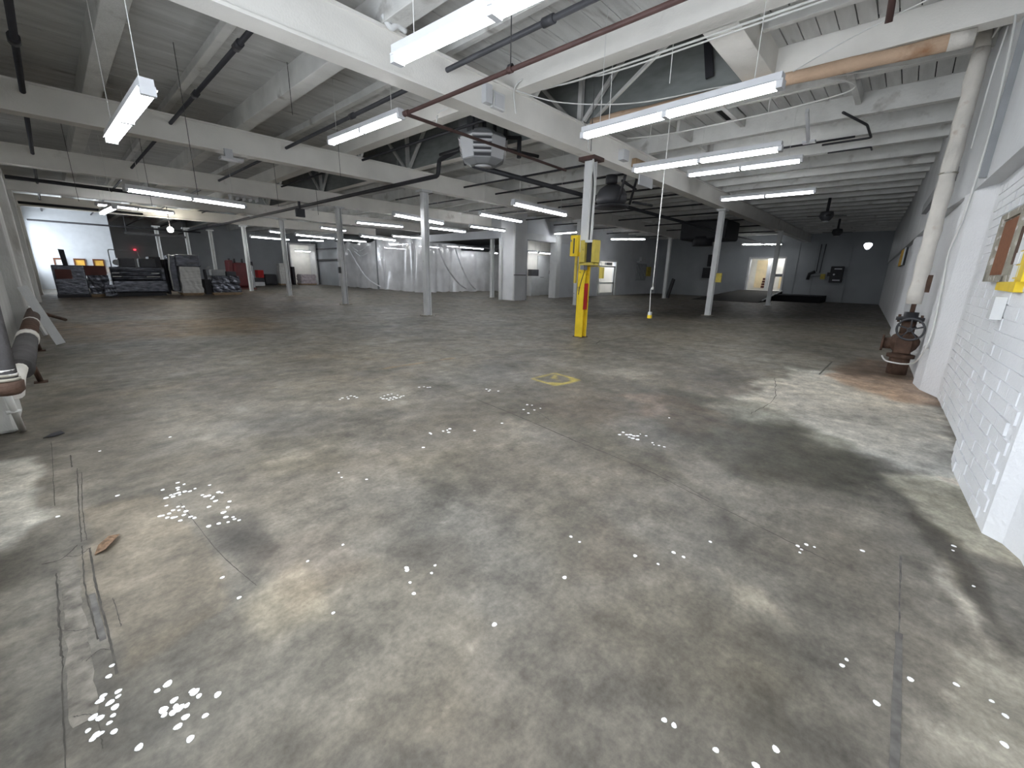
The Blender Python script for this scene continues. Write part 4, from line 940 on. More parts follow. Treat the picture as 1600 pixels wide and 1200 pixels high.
# second, round dark heater behind the column
t = thing('round_heater', 'dark round fan heater hanging right behind the yellow column top', 'heater', (11.0, 6.4, 3.5))
lathe(MB(), (11.0, 6.5), [(0, 3.35), (.36, 3.37), (.42, 3.45), (.42, 3.6), (.33, 3.76), (.18, 3.86), (0, 3.9)], 20).build('drum', 'darkgrey', t)
lathe(MB(), (11.0, 6.5), [(0, 3.28), (.48, 3.28), (.48, 3.34), (0, 3.34)], 20).build('base_tray', 'black', t)
lathe(MB(), (10.85, 6.45), [(0, 3.88), (.16, 3.88), (.16, 4.08), (0, 4.1)], 14).build('motor', 'black', t)
for a, b in (((10.7, 6.1, 3.4), (10.78, 5.9, 4.44)), ((11.5, 6.2, 3.4), (11.3, 5.75, 4.82)), ((11.5, 6.1, 3.45), (12.3, 5.9, 3.45)), ((10.8, 6.1, 3.9), (11.6, 6.1, 3.8))):
    MB().tube([a, b], .035, 8).build('hanger_arm', 'black', t)
MB().box(10.2, 10.7, 5.36, 5.40, 3.98, 4.2).build('end_plate', 'brownpipe', t) if False else None
tag(MB().box(10.0, 10.62, 5.32, 5.435, 4.0, 4.18).build('timber_block', 'wood'), 'short reddish timber block on the girder beside yellow column', 'block')
tag(MB().box(9.35, 9.6, 5.29, 5.435, 4.02, 4.24).build('junction_box', 'fixture'), 'small white junction box on girder just right of the yellow column', 'box')
tag(MB().box(10.45, 11.2, 5.42, 5.45, 3.68, 3.918).build('white_plate', 'fixture'), 'white rectangular plate hanging under the girder below lamp end', 'plate')
t = thing('switch_box', 'white double switch box on the near girder face', 'box', (5.3, 5.40, 4.0))
MB().box(5.06, 5.20, 5.33, 5.43, 4.02, 4.28).build('narrow_box', 'fixture', t); MB().box(5.24, 5.52, 5.36, 5.43, 4.0, 4.24).build('wide_box', 'colwhite', t, bevel=.006)
MB().box(5.28, 5.48, 5.352, 5.36, 4.03, 4.21).build('cover', 'fixture', t)
t = thing('dark_air_unit', 'bulky black air unit under the ceiling right of lone column', 'heater', (24, 7.8, 3.6))
MB().box(23.2, 25.4, 7.1, 9.4, 3.35, 4.3).build('body', 'black', t, bevel=.1); MB().tube([(23.6, 8.3, 3.05), (23.6, 8.3, 3.5)], .5, 12).build('nozzle', 'black', t)
for k, (x, y) in enumerate(((20.5, 2.75), (27.5, 3.1))):
    t = thing('ceiling_fan', ['small dark ceiling fan with bright cap over the right aisle', 'farther dark ceiling fan over the right aisle'][k], 'fan', (x, y, 3.8))
    MB().tube([(x, y, 3.95), (x, y, 4.45)], .05, 8).build('stem', 'black', t)
    lathe(MB(), (x, y), [(0, 3.62), (.14, 3.65), (.24, 3.8), (.2, 3.95), (0, 4.0)], 14).build('motor', 'darkgrey', t)
    lathe(MB(), (x, y), [(0, 3.60), (.09, 3.605), (.09, 3.63), (0, 3.64)], 12).build('cap', 'fixture', t)
    for j in range(4):
        a = j*math.pi/2+.3; MB().bar((x+.2*math.cos(a), y+.2*math.sin(a), 3.8), (x+.62*math.cos(a), y+.62*math.sin(a), 3.8), .13, .012).build('blade', 'black', t)
tag(MB().box(3.05, 3.2, 11.5, 11.6, 3.78, 3.96).box(2.95, 3.38, 11.42, 11.66, 3.74, 3.785).build('ceiling_bracket', 'fixture'), 'white plate bracket hanging under second girder at left', 'bracket')
tag(MB().box(6.72, 7.05, 17.5, 17.58, 3.36, 3.66).box(6.75, 7.02, 17.48, 17.5, 3.39, 3.63).box(6.85, 6.92, 17.52, 17.6, 3.66, 3.92).build('speaker_box', 'darkgrey'), 'dark square speaker box under the third girder', 'speaker')
t = thing('grid_lamp', 'unlit white grid light fitting near the ceiling left of the column row', 'lamp', (5.6, 20.0, 4.1))
MB().box(5.25, 6.2, 19.8, 20.2, 4.12, 4.2).build('housing', 'colwhite', t)
for x in (5.4, 6.0): MB().tube([(x, 20, 4.2), (x, 20, 4.82)], .008, 5).build('rod', 'wirecable', t)
for k in range(5): MB().box(5.27+.23*k, 5.29+.23*k, 19.8, 20.2, 4.02, 4.12).build('fin', 'fixture', t)
tag(MB().bar((9.95, 1.95, 4.44), (10.9, 2.02, 4.16), .05, .08).box(10.86, 11.0, 1.9, 2.12, 4.13, 4.17).build('steel_hook', 'fixture'), 'white steel hook hanging from the right joists', 'hook')
# cables and conduits by the recess
tag(MB().tube(curve_pts([(5.80, 5.38, 4.05), (5.76, 5.38, 4.42), (5.9, 5.2, 4.56), (6.13, 5.0, 4.5), (6.14, 4.6, 4.4), (6.14, 3.0, 4.38), (6.14, -.5, 4.38)], 6), .014, 6).build('conduit', 'cable'), 'white conduit running beside the roof recess and over the girder', 'conduit')
tag(MB().tube(curve_pts([(6.16, 5.1, 4.44), (6.18, 4.2, 4.40), (6.17, 3.9, 4.36), (6.16, 3.0, 4.34), (6.14, -.5, 4.35)], 6), .012, 6).build('conduit', 'cable'), 'second lower white conduit beside the roof recess', 'conduit')
tag(MB().tube(curve_pts([(7.75, 5.37, 4.42), (7.95, 5.36, 4.2), (8.0, 5.36, 3.96)], 5), .013, 6).build('conduit', 'cable'), 'short white conduit down the girder left of yellow column', 'conduit')
tag(MB().tube(curve_pts([(5.78, 5.36, 4.38), (6.3, 4.8, 4.22), (7.2, 3.9, 4.26), (7.8, 2.6, 4.38), (8.6, 1.6, 4.46), (9.0, .6, 4.5)], 8), .010, 6).build('drooping_cable', 'cable'), 'thin cable drooping across the roof recess', 'cable')
tag(MB().tube(curve_pts([(8.1, 2.0, 4.5), (9.2, 1.2, 4.44), (9.3, 2.0, 4.35), (9.2, 4.0, 4.3), (9.1, 5.1, 4.35)], 8), .012, 6).build('drooping_cable', 'cable'), 'white cable looping under the ribs right of yellow column', 'cable')
tag(MB().tube([(5.80, 1.4, 4.36), (5.86, .2, 4.35)], .012, 6).tube(curve_pts([(8.0, 1.9, 4.4), (7.0, .9, 4.3), (6.6, -.4, 4.42)], 6), .008, 6).build('drooping_cable', 'cable'), 'thin white cable crossing the top right ceiling boards', 'cable')
for k, (x, y, zb) in enumerate(((6.35, 3.9, 3.75), (6.5, 4.3, 3.45), (6.2, 2.9, 4.0))):
    tag(MB().tube([(x, y, zb), (x-.02, y+.02, 6.5)], .006, 5).build('hanging_wire', 'cable' if k != 1 else 'wirecable'), ['white wire hanging before the roof recess, longest', 'dark wire hanging before the roof recess', 'short white wire hanging at recess corner'][k], 'wire')
t = thing('pipe_hanger', 'thin rod hanger with clamp holding the red brown pipe', 'hanger', (4.16, 3.95, 3.8))
MB().tube([(4.16, 3.96, 3.83), (4.16, 3.96, 4.78)], .007, 6).build('rod', 'wirecable', t)
MB().tube([(4.16, 3.93, 3.83), (4.16, 3.99, 3.83)], .03, 8).build('clamp', 'black', t)
tag(MB().tube([(4.75, 6.2, 3.79), (4.75, 6.15, 3.92)], .012, 6).tube([(4.62, 5.72, 3.90), (4.75, 6.15, 3.95)], .01, 6).build('pipe_hanger', 'cable'), 'white strap hanger at the elbow of red brown pipe', 'hanger')
tag(MB().tube(curve_pts([(3.35, 5.38, 4.5), (3.42, 5.33, 4.38), (3.5, 5.30, 4.42), (3.62, 5.30, 4.40)], 5), .035, 8).build('clamp', 'colwhite'), 'white painted clamp on top of girder beside the big lamp', 'clamp')
for k, (x, y, z0) in enumerate(((1.9, 9.0, 2.6), (2.05, 14.5, 2.9), (.75, 15.0, 2.9), (4.9, 14.0, 3.2), (5.4, 11.0, 3.7), (3.3, 8.3, 4.0), (5.7, 13.2, 3.0))):
    tag(MB().tube([(x, y, z0), (x, y, 4.8)], .005, 5).build('dangling_wire', 'wirecable'), 'thin dark wire dangling from the left ceiling bays', 'wire', 'thin dark wires from the ceiling')
# pull cord
t = thing('pull_cord', 'long pale pull cord with a small yellow pendant at its end', 'cord', (8.72, 4.0, .6))
MB().tube(curve_pts([(8.74, 4.0, 4.82), (8.74, 4.0, 3.0), (8.76, 4.0, 1.22)], 8), .010, 6).build('cord', 'cable', t)
MB().tube(curve_pts([(8.76, 4.0, 1.22), (8.75, 4.03, 1.15), (8.76, 4.01, .68)], 5), .008, 6).build('lower_cord', 'cable', t)
MB().tube([(8.76, 4.0, 1.17), (8.76, 4.0, 1.23)], .022, 8).build('knot', 'cable', t)
MB().box(8.72, 8.80, 3.965, 4.035, .56, .63).build('yellow_pendant', 'yellow', t); MB().box(8.725, 8.795, 3.97, 4.03, .63, .70).build('white_pendant', 'colwhite', t)

# ================================================================ PLASTIC SHEETING
def sheet(name, label, P0, P1, z0, z1, seed, amp=.10, nu=110, nv=26, sag=0):
    r = np.random.RandomState(seed); ph = r.rand(6)*6.28; fr = r.uniform(4, 26, 6); am = r.uniform(.3, 1, 6)/(1+fr*.06)
    d = Vector(P1)-Vector(P0); Ln = d.length; nrm = Vector((-d.y, d.x)).normalized(); v = []; f = []
    for i in range(nu+1):
        u_ = i/nu
        for j in range(nv+1):
            s = j/nv; k = sum(a*math.sin(ff*u_*6.28*(.25+.0*s)+p+s*1.5*math.sin(p*3)) for a, ff, p in zip(am, fr, ph))
            dd = k*amp*(.4+.8*(1-s)); zz = z0+(z1-z0)*s-(sag*math.sin(math.pi*((u_*3) % 1)) if j == nv else sag*.5*s*math.sin(math.pi*((u_*3) % 1)))
            zz += .04*math.sin(u_*23+seed) if j == 0 else 0
            p = Vector(P0)+d*u_+nrm*dd; v.append((p.x, p.y, max(zz, .012)))
    for i in range(nu):
        for j in range(nv): a = i*(nv+1)+j; f.append((a, a+nv+1, a+nv+2, a+1))
    mb = MB(); mb.add(v, f, True); o = mb.build(name, 'plastic'); tag(o, label, 'plastic sheet', 'clear plastic sheets closing the far area'); return o
sheet('plastic_sheet', 'hanging clear plastic sheet, swagged and creased, left end', (17.3, 37.0), (17.3, 30.2), .02, 3.75, 3, .20, sag=.25)
sheet('plastic_sheet', 'broad smooth hanging plastic sheet between the seam and nearest white column', (17.25, 30.2), (17.35, 24.5), .02, 3.75, 8, .17)
sheet('plastic_sheet', 'milky plastic sheet right of the nearest white column, gathered in curved folds', (17.4, 24.5), (20.9, 24.7), .02, 3.4, 5, .2)
sheet('plastic_sheet', 'pale plastic sheet behind the post left of corner block', (20.9, 24.7), (25.8, 24.2), .02, 3.0, 12, .10)
def swag(name, label, pts, w=.26):
    C = curve_pts(pts, 8); v = []; f = []
    for i, p in enumerate(C):
        wd = w*(.6+.5*math.sin(i*.9)**2)
        v += [(p.x-.02, p.y-wd/2, p.z), (p.x-.09, p.y, p.z-.02), (p.x-.02, p.y+wd/2, p.z+.02)]
    for i in range(len(C)-1): a = 3*i; f += [(a, a+3, a+4, a+1), (a+1, a+4, a+5, a+2)]
    tag(MB().add(v, f, True).build(name, 'fold'), label, 'plastic sheet')
M['fold'] = mat('bunched_plastic', (.85, .87, .90), .25, var=.1, spec=.9)
swag('plastic_fold', 'gathered plastic fold swinging down across the left sheet', [(17.15, 34.5, 3.1), (17.1, 33.0, 1.8), (17.05, 31.5, .8), (17.05, 29.6, .25)])
swag('plastic_fold', 'higher swag of bunched plastic on the left sheet', [(17.12, 33.8, 3.3), (17.05, 32.6, 2.9), (17.1, 31.2, 3.25)], .22)
swag('plastic_fold', 'lower swag of bunched plastic on the left sheet', [(17.12, 33.4, 2.9), (17.05, 32.3, 2.5), (17.1, 31.3, 2.75)], .18)
swag('plastic_fold', 'long curved fold of plastic right of nearest white column', [(18.6, 24.25, 3.0), (19.2, 24.2, 1.8), (20.2, 24.15, .7), (21.0, 24.15, .25)], .2)
swag('plastic_fold', 'second long curved plastic fold ending at the post', [(20.0, 24.2, 3.1), (20.6, 24.15, 1.8), (21.3, 24.1, .7), (21.9, 24.1, .2)], .16)
tag(MB().box(17.15, 17.25, 30.12, 30.26, 0, 3.8).build('batten', 'midgrey'), 'grey vertical batten at the seam of plastic sheets', 'batten')
for (x0, y0, x1, y1, nm) in ((17.15, 36.9, 17.15, 24.4, 'dark hanging rail along the top of plastic sheets'), (17.4, 24.45, 25.8, 24.2, 'grey rail above the right plastic sheets')):
    tag(MB().bar((x0, y0, 3.8 if x0 == x1 else 3.42), (x1, y1, 3.8 if x0 == x1 else 3.2), .06, .08).build('sheet_rail', 'darkgrey' if x0 == x1 else 'midgrey'), nm, 'rail')
MB().box(17.6, 17.9, 37.0, 43, -.02, 4.8).build('wall_divider', 'backwall', None, 'structure')

# ================================================================ MACHINES AND PALLETS (far left)
def wrapped(name, label, cat, x0, x1, y0, y1, z0, z1, mt, tb=.05, seed=0, pallet=True):
    t = thing(name, label, cat, ((x0+x1)/2, (y0+y1)/2, 0))
    bm = bmesh.new(); bmesh.ops.create_cube(bm, size=1)
    bmesh.ops.subdivide_edges(bm, edges=bm.edges[:], cuts=7, use_grid_fill=True)
    r = random.Random(seed)
    for v in bm.verts:
        s = 1+.03*math.sin(v.co.z*17+seed)+.025*math.sin(v.co.x*23+v.co.z*9); tp = 1-tb*(v.co.z+.5)
        v.co.x = v.co.x*s*tp; v.co.y = v.co.y*s*tp; v.co += Vector((r.uniform(-.012, .012), r.uniform(-.012, .012), r.uniform(-.008, .008)))
    for v in bm.verts: v.co = Vector(((x0+x1)/2+v.co.x*(x1-x0), (y0+y1)/2+v.co.y*(y1-y0), (z0+z1)/2+v.co.z*(z1-z0)))
    me = bpy.data.meshes.new('wrap'); bm.to_mesh(me); bm.free(); me.materials.append(M[mt])
    o = bpy.data.objects.new('wrap', me); COL.objects.link(o); o.parent = t; o.matrix_parent_inverse = Matrix.Translation(-Vector(t.location))
    if pallet:
        for k in range(3): MB().box(x0+.02, x1-.02, y0+(y1-y0)*(.02+.36*k), y0+(y1-y0)*(.02+.36*k)+.1, 0.0, .08).build('runner', 'wood', t)
        MB().box(x0-.03, x1+.03, y0-.03, y1+.03, .08, max(z0, .13)).build('deck_board', 'wood', t)
    return t
# dark bin with mast
t = thing('machine_base', 'dark blue black machine base with a tall upright mast, far left', 'machine', (.45, 27.5, 0))
MB().box(.02, 1.03, 27.0, 28.2, 0, 1.38).build('cabinet', 'wrapdark', t, bevel=.04); MB().box(.1, .6, 26.96, 27.0, .8, 1.2).build('red_panel', 'redbrown', t)
MB().add([(.40, 27.2, 1.38), (.56, 27.2, 1.38), (.56, 27.4, 1.38), (.40, 27.4, 1.38), (.36, 27.2, 2.05), (.54, 27.2, 2.03), (.54, 27.4, 2.03), (.36, 27.4, 2.05)], [(0, 3, 2, 1), (4, 5, 6, 7), (0, 1, 5, 4), (1, 2, 6, 5), (2, 3, 7, 6), (3, 0, 4, 7)]).build('mast', 'black', t)
MB().box(0, 1.05, 26.95, 28.25, 0, .14).build('plinth', 'black', t)
wrapped('wrapped_crate', 'plastic wrapped crate with reddish top between mast and wide machine', 'crate', 1.06, 1.75, 27.0, 28.0, .1, .96, 'wrapdark', .01, 4)
tag(MB().box(1.03, 1.72, 27.1, 27.9, .94, 1.38).build('red_crate', 'redbrown'), 'reddish brown crate stacked on the wrapped crate', 'crate')
wrapped('wrapped_bundle', 'small grey wrapped bundle low before the wide machine', 'bundle', 1.5, 1.9, 26.5, 27.0, .05, .55, 'wrapdark', seed=9, pallet=False)
# the wide machine
t = thing('wide_machine', 'wide plastic wrapped machine with horizontal rollers and frame above', 'machine', (2.7, 27.6, 0))
MB().box(1.85, 3.85, 27.0, 28.6, .18, .72).build('lower_body', 'wrapdark', t, bevel=.05)
MB().box(1.85, 3.85, 27.1, 28.6, .72, 1.35).build('upper_body', 'wrapdark', t, bevel=.04)
for k in range(3): MB().tube([(1.85, 27.06, .82+.19*k), (3.7, 27.06, .82+.19*k)], .075, 12).build('roller', 'wrapwhite' if k == 5 else 'wrapdark', t)
MB().box(1.95, 3.75, 27.1, 28.4, 0, .18).build('base', 'black', t)
for x in (2.5, 3.25): MB().box(x-.3, x+.3, 27.15, 27.8, 1.35, 1.75).build('head_unit', 'darkgrey', t, bevel=.03)
MB().tube([(2.15, 27.15, 1.55), (2.15, 27.5, 1.55)], .13, 14).build('dial', 'midgrey', t)
MB().box(3.35, 3.8, 27.4, 28.3, 1.35, 1.86).build('rear_cabinet', 'black', t, bevel=.03)
MB().tube(sharp([(1.95, 27.3, 1.35), (1.95, 27.3, 2.12), (2.95, 27.3, 2.08), (3.02, 27.3, 1.7)], .06), .02, 6).build('hoop', 'midgrey', t)
for k, (a, b) in enumerate(((1.9, 2.2), (3.1, 3.6), (1.9, 2.15), (3.3, 3.6))): MB().box(a, b, 26.97, 26.99, .90+.16*(k//2)*1.0, .93+.16*(k//2)).build('painted_wrap_glint', 'wrapwhite', t)  # pale bars imitate highlights on the creased wrap
MB().box(3.87, 3.97, 27.2, 28.2, 0.05, 1.75).build('side_column', 'black', t, bevel=.04)
# tall white pallet
t = wrapped('tall_wrapped_pallet', 'tall pallet wrapped in white plastic with darker top part', 'pallet', 4.35, 5.22, 26.7, 27.8, .13, 1.42, 'wrapwhite', 0.06, 2)
MB().box(4.28, 5.28, 26.68, 27.85, 1.42, 2.0).build('top_load', 'wrapdark', t, bevel=.05); MB().box(4.7, 5.2, 26.66, 26.69, 1.58, 1.64).build('slot', 'black', t)
MB().box(3.98, 4.32, 26.9, 27.8, .2, 1.95).build('side_load', 'wrapdark', t, bevel=.05)
MB().tube([(4.02, 26.88, .3), (4.0, 26.88, 1.3), (4.08, 26.88, 2.0)], .03, 6).build('wrap_edge', 'wrapwhite', t)
# small wrapped machine
t = wrapped('small_wrapped_machine', 'low machine in blue grey shrink wrap right of the tall pallet', 'machine', 5.62, 6.92, 26.6, 27.7, .13, .98, 'wrapdark', 0.05, 6)
MB().box(5.75, 6.35, 26.9, 27.5, .98, 1.3).build('top_unit', 'midgrey', t, bevel=.03); MB().box(6.4, 6.85, 26.9, 27.3, .98, 1.22).build('side_unit', 'darkgrey', t, bevel=.03)
MB().tube([(5.5, 27.0, .2), (5.45, 27.0, 1.3)], .07, 8).build('post', 'black', t); MB().tube([(5.45, 27.0, 1.3), (5.7, 27.0, 1.42)], .06, 8).build('arm', 'midgrey', t)
MB().box(5.35, 5.62, 26.8, 27.5, .05, .8).build('rear_box', 'black', t)
# red machine
t = thing('red_machine', 'dark red machine with rounded shoulders beyond the wrapped ones', 'machine', (8.9, 33.3, 0))
MB().box(8.3, 9.2, 33.0, 34.2, .1, 1.75).build('body', 'redmachine', t, bevel=.15); MB().box(8.05, 8.35, 33.1, 34.0, .8, 1.9).build('head', 'redmachine', t, bevel=.08)
MB().box(9.2, 9.5, 33.1, 34.1, .1, 1.6).build('side_cover', 'midgrey', t, bevel=.08); MB().box(8.2, 9.5, 32.95, 34.2, 0, .1).build('base', 'redbrown', t)
for x in (8.2, 8.5, 8.95): MB().tube([(x, 33.4, 1.7), (x, 33.4, 2.0)], .06, 8).build('cap', 'black', t)
# odds at y = 41
def far(name, label, cat, x0, x1, z0, z1, mt, y0=40.6, y1=41.4, bev=.03):
    return tag(MB().box(x0, x1, y0, y1, z0, z1).build(name, mt, bevel=bev), label, cat)
far('black_bin', 'black rounded bin between red boxed goods and wrapped pallet', 'bin', 12.45, 13.45, 0, .92, 'black', bev=.15)
far('boxed_goods', 'box with red and white print beside the fifth column', 'box', 11.95, 12.4, .62, 1.25, 'red')
far('grey_crate', 'dark grey crate under the red and white box', 'crate', 11.5, 12.4, .02, .6, 'darkgrey')
far('white_bench', 'low white step at the foot of the fifth column', 'step', 11.2, 11.9, 0.0, .3, 'colwhite', 39, 39.5)
far('wall_poster', 'small dark frame on the far wall left of fifth column', 'frame', 11.9, 12.3, 1.25, 1.95, 'darkgrey', 42.9, 42.98, 0)
wrapped('tall_white_bundle', 'tall bundle in clear wrap left of the fourth column', 'bundle', 13.55, 14.2, 40.2, 40.9, .13, 1.85, 'wrapwhite', .04, 12)
far('red_brown_post', 'red brown steel post right of the fourth column', 'post', 14.55, 14.85, 0, 2.9, 'redbrown', 41.5, 41.8)
far('dark_cabinet', 'narrow dark cabinet beside red brown post', 'cabinet', 14.9, 15.1, 0, 1.6, 'black', 41.0, 41.5)
wrapped('pink_wrapped_pallet', 'low pallet of pinkish goods in clear wrap in the bright bay', 'pallet', 15.25, 16.6, 40.2, 41.2, .13, .95, 'wrappink', .04, 15)
far('dark_frame_rack', 'dark rack frame before the far wall right of bright bay', 'rack', 17.9, 18.2, 0, 2.2, 'black', 40, 40.4) if False else None
rk = MB(); rk.box(17.46, 17.56, 37.2, 37.3, 0, 3.3).box(17.46, 17.56, 42.0, 42.1, 0, 3.3).box(17.46, 17.56, 37.2, 42.1, 2.2, 2.35).box(17.46, 17.56, 37.2, 42.1, 3.2, 3.3)
tag(rk.build('steel_rack', 'black'), 'black steel rack on the divider left of plastic sheeting', 'rack')
tag(MB().box(4.5, 4.62, 42.85, 42.98, 2.5, 2.6).build('exit_light', 'redlamp'), 'small glowing red light on the dark far wall', 'light')
tag(MB().bar((3.3, 34, 3.25), (6.2, 34, 3.2), .06, .12).tube([(3.4, 34, 3.25), (3.4, 34, 4.83)], .015, 5).tube([(6.1, 34, 3.2), (6.1, 34, 4.83)], .015, 5).build('dark_rail', 'darkgrey'), 'dark rail under the far left ceiling', 'rail')
# ================================================================ RIGHT BACK WALL EQUIPMENT
t = thing('black_switchboard', 'black glossy switchboard with bright highlights on the back wall', 'cabinet', (35.9, 3.6, 1.3))
MB().box(35.7, 36.0, 3.25, 3.95, 1.30, 2.35).build('case', 'black', t, bevel=.03)
for z in (1.42, 2.15): MB().box(35.68, 35.7, 3.35, 3.75, z, z+.07).build('label_strip', 'fixture', t)
MB().tube([(35.66, 3.72, 1.82), (35.7, 3.72, 1.82)], .06, 10).build('gauge', 'colwhite', t); MB().box(35.75, 36, 3.95, 4.1, 1.7, 1.95).build('handle_box', 'black', t)
t = thing('pipe_manifold', 'tangle of black and olive valve gear on the back wall', 'valve', (35.9, 4.7, 1.4))
MB().tube([(35.8, 5.15, 1.45), (35.8, 5.1, 1.85), (35.8, 4.8, 2.0)], .10, 8).build('body', 'black', t)
MB().box(35.75, 35.95, 4.2, 4.45, 1.5, 1.85).build('olive_box', 'yellowdull', t); MB().tube([(35.85, 5.0, 1.75), (35.85, 4.3, 1.75)], .05, 8).build('cross_pipe', 'midgrey', t)
MB().tube([(35.9, 4.75, 2.0), (35.9, 4.75, 3.8)], .03, 6).build('riser', 'darkgrey', t); MB().tube([(35.9, 4.55, 1.9), (35.9, 4.5, 3.8)], .03, 6).build('riser', 'darkgrey', t)
tag(MB().box(35.8, 36.0, 11.5, 12.3, 1.4, 2.2).box(35.75, 36.0, 11.4, 12.0, 2.3, 3.2).build('dark_gear', 'black'), 'black gear cluster on back wall behind the lone column', 'gear')
tag(MB().box(33.9, 34.5, 16.05, 16.2, 1.45, 2.2).build('brown_cabinet', 'yellowdull'), 'small olive cabinet on the rear wall near the corner', 'cabinet')
tag(MB().bar((29.2, 12.2, .02), (29.0, 11.8, 1.3), .1, .25).build('dark_prop', 'black'), 'dark object leaning at foot of the thin rear column', 'prop')
# slim high windows on the far right wall, light glints painted as bright strips
t = thing('sun_streaked_sash', 'narrow sash windows with painted glints high on the far right wall', 'window', (22, .4, 2.2))
for k in range(3):
    x = 19.6+k*.9; y = .02+(x-16.6)*.0558
    MB().prism([(x, y), (x+.5, y+.028), (x+.5, y+.08), (x, y+.052)], 2.0, 3.0).build('sash', 'black', t)
    MB().prism([(x+.1, y+.06), (x+.16, y+.064), (x+.16, y+.10), (x+.1, y+.096)], 2.0, 2.9).build('painted_glint', 'yellowglow' if k else 'colwhite', t)

# ================================================================ SMALL THINGS ON THE FLOOR
CHIPS = [
 ('nl', 0.0105, [(-0.104, 1.907), (-0.116, 1.858), (-0.099, 1.759), (-0.136, 1.775), (-0.145, 1.759), (-0.122, 1.726), (-0.101, 1.735), (-0.112, 1.694), (-0.119, 1.662), (-0.130, 1.639), (-0.150, 1.682), (-0.165, 1.701), (-0.122, 1.592), (-0.151, 1.615), (-0.161, 1.619), (-0.179, 1.656), (-0.170, 1.612)]),
 ('nl2', 0.0125, [(0.025, 1.670), (-0.005, 1.664), (0.079, 1.577), (0.084, 1.565), (0.137, 1.497), (0.091, 1.538), (0.029, 1.581), (0.055, 1.528), (0.029, 1.551), (0.036, 1.534), (-0.002, 1.566), (-0.003, 1.543), (0.018, 1.532), (0.044, 1.484), (0.090, 1.443), (0.021, 1.465), (0.040, 1.392), (-0.074, 1.476)]),
 ('b', 0.012, [(0.340, 3.437), (0.366, 3.381), (0.326, 3.353), (0.252, 3.388), (0.276, 3.268), (0.318, 3.268), (0.248, 3.244), (0.348, 3.259), (0.404, 3.259), (0.322, 3.318), (0.373, 3.240), (0.283, 3.235), (0.317, 3.232), (0.281, 3.064), (0.303, 3.041), (0.252, 3.037), (0.277, 3.012), (0.304, 2.970), (0.287, 2.929), (0.250, 2.935), (0.237, 2.940), (0.213, 2.964), (0.186, 3.013), (0.200, 3.008), (0.234, 3.129), (0.311, 2.879), (0.324, 2.848), (0.229, 3.009), (0.261, 2.873), (0.298, 3.267)]),
 ('b2', 0.012, [(0.484, 3.247), (0.427, 3.091), (0.450, 3.032), (0.459, 2.982), (0.515, 3.071), (0.446, 3.088), (0.501, 3.096), (0.418, 3.126), (0.413, 2.931), (0.519, 2.912), (0.492, 2.843), (0.463, 2.796), (0.455, 2.729), (0.485, 2.698), (0.485, 2.668), (0.500, 2.636), (0.450, 2.660), (0.409, 2.682), (0.362, 2.691), (0.456, 2.795), (0.463, 3.050)]),
 ('c', 0.017, [(2.389, 4.296), (2.455, 4.328), (2.513, 4.344), (2.560, 4.341), (2.511, 4.208), (2.460, 4.203), (2.414, 4.206), (2.585, 4.248), (2.589, 4.176), (2.409, 4.145), (2.384, 4.234), (2.455, 4.142), (2.511, 4.155), (2.552, 4.143), (2.621, 4.174)]),
 ('d', 0.014, [(2.115, 4.578), (2.169, 4.596), (2.190, 4.549), (2.187, 4.485), (2.058, 4.579), (2.012, 4.544), (2.094, 4.506), (3.039, 4.348), (3.052, 4.288), (3.082, 4.276), (2.980, 4.370)]),
 ('f', 0.014, [(3.555, 3.714), (3.565, 3.658), (3.515, 3.629), (3.604, 3.546), (3.443, 2.922), (3.470, 2.872), (3.283, 2.836), (3.358, 2.743), (3.452, 2.734), (3.230, 2.720)]),
 ('g', 0.014, [(2.251, 2.937), (2.294, 2.929), (2.335, 2.941), (2.269, 2.877), (2.134, 2.983), (2.127, 2.956), (2.470, 2.742), (1.897, 2.755), (2.803, 2.701)]),
 ('h', 0.017, [(3.383, 1.716), (3.464, 1.722), (3.432, 1.668), (3.457, 1.643), (3.454, 1.605), (3.479, 1.581), (3.394, 1.623), (3.391, 1.585), (3.396, 1.540)]),
 ('m', 0.01, [(0.037, 3.497), (0.455, 4.476), (0.012, 4.495), (0.304, 2.154), (0.321, 1.951), (-0.229, 3.426), (1.186, 2.810), (1.168, 2.725), (1.279, 2.573), (0.822, 1.983), (0.636, 1.983), (0.960, 1.580), (0.953, 1.563), (1.072, 1.492), (1.026, 1.459), (0.915, 1.480), (0.887, 1.407), (1.024, 1.013), (0.577, 1.562), (1.761, 1.134), (1.755, 1.071), (1.866, 0.790), (1.466, 0.965)]),
 ('r', 0.01, [(2.040, 0.652), (2.041, 0.598), (2.282, 0.539), (2.594, 0.169), (2.572, 0.148), (2.644, 0.136), (2.650, 0.099), (2.533, 0.150), (2.802, -0.102), (3.234, -0.481), (3.172, -0.475), (2.841, -0.528), (1.831, -0.099), (1.876, -0.109), (1.941, -0.295), (1.147, 0.320), (1.153, 0.289), (1.172, 0.162), (1.308, 0.023), (2.034, -0.421), (2.033, -0.510), (1.989, -0.538), (1.846, -0.520), (1.731, -0.206), (1.212, 0.057), (1.890, 0.673), (3.542, 1.585), (3.541, 1.525), (3.424, 1.410), (3.388, 1.380), (3.406, 1.340), (3.410, 1.294), (4.205, 1.583)]),
]
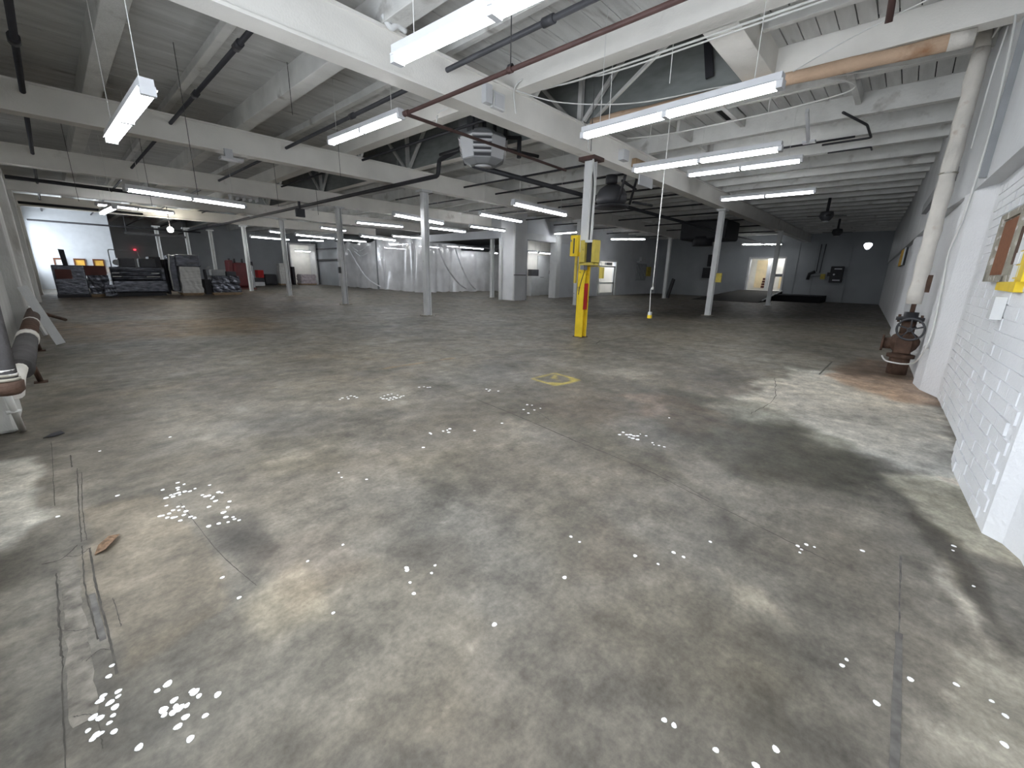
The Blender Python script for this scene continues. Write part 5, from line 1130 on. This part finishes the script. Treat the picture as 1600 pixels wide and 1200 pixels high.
CL = {'nl': ('small round white paper chip in the nearest cluster beside the left floor joint', 'white chips beside the left floor joint'),
 'nl2': ('small round white paper chip in the near cluster right of left floor joint', 'white chips of the near second cluster'),
 'b': ('white paper chip in the dense cluster left of the diagonal floor line', 'white chips of the dense left cluster'),
 'b2': ('white paper chip in the curved trail right of the dense left cluster', 'white chips of the curved trail'),
 'c': ('tiny white chip in the tight cluster at mid floor', 'white chips of the mid floor cluster'),
 'd': ('tiny white chip scattered left and right of the tight mid floor cluster', 'white chips beside the mid floor cluster'),
 'f': ('tiny white chip near the dark floor patch', 'white chips near the dark patch'),
 'g': ('white chip in the small group below the dark floor patch corner', 'white chips before the dark patch'),
 'h': ('tiny white chip in the cluster right of the long floor crack', 'white chips right of the long crack'),
 'm': ('lone white chip scattered over the middle of the floor', 'lone white chips on the middle floor'),
 'r': ('lone white chip scattered over the right half of the floor', 'lone white chips on the right floor')}
random.seed(21)
chipm = {}
for g, r, L in CHIPS:
    ms = [MB().disc((0, 0, 0), r*k, 9, .0015, .85, a, .08).mesh('paper_chip', 'paper') for k, a in ((.8, .3), (1.0, 1.2), (1.2, 2.0))]
    for x, y in L:
        o = bpy.data.objects.new('paper_chip', random.choice(ms)); COL.objects.link(o)
        o.location = (x, y, .0005); o.rotation_euler = (0, 0, random.uniform(0, 6.28)); tag(o, CL[g][0], 'paper chip', CL[g][1])
# dry leaf and black scrap
lf = MB(); lf.add([(-.105, 2.80, .004), (-.06, 2.795, .02), (-.02, 2.86, .025), (.005, 2.93, .012), (-.04, 2.91, .03), (-.085, 2.86, .022)], [(0, 1, 2, 5), (5, 2, 4), (2, 3, 4)])
o = lf.build('dry_leaf', 'leaf'); so = o.modifiers.new('s', 'SOLIDIFY'); so.thickness = .003; tag(o, 'curled brown dry leaf right of the left floor joint', 'leaf')
o = MB().add([(-.30, 5.17, .003), (-.24, 5.14, .012), (-.17, 5.20, .006), (-.19, 5.27, .014), (-.25, 5.25, .008)], [(0, 1, 2, 3, 4)]).build('black_scrap', 'black')
so = o.modifiers.new('s', 'SOLIDIFY'); so.thickness = .004; tag(o, 'crumpled black scrap on floor near the left conduit', 'scrap')
for o in list(bpy.data.objects):
    if '_loc' in o: del o['_loc']
print('planks', np_, 'bricks', cnt, 'objects', len(bpy.data.objects))
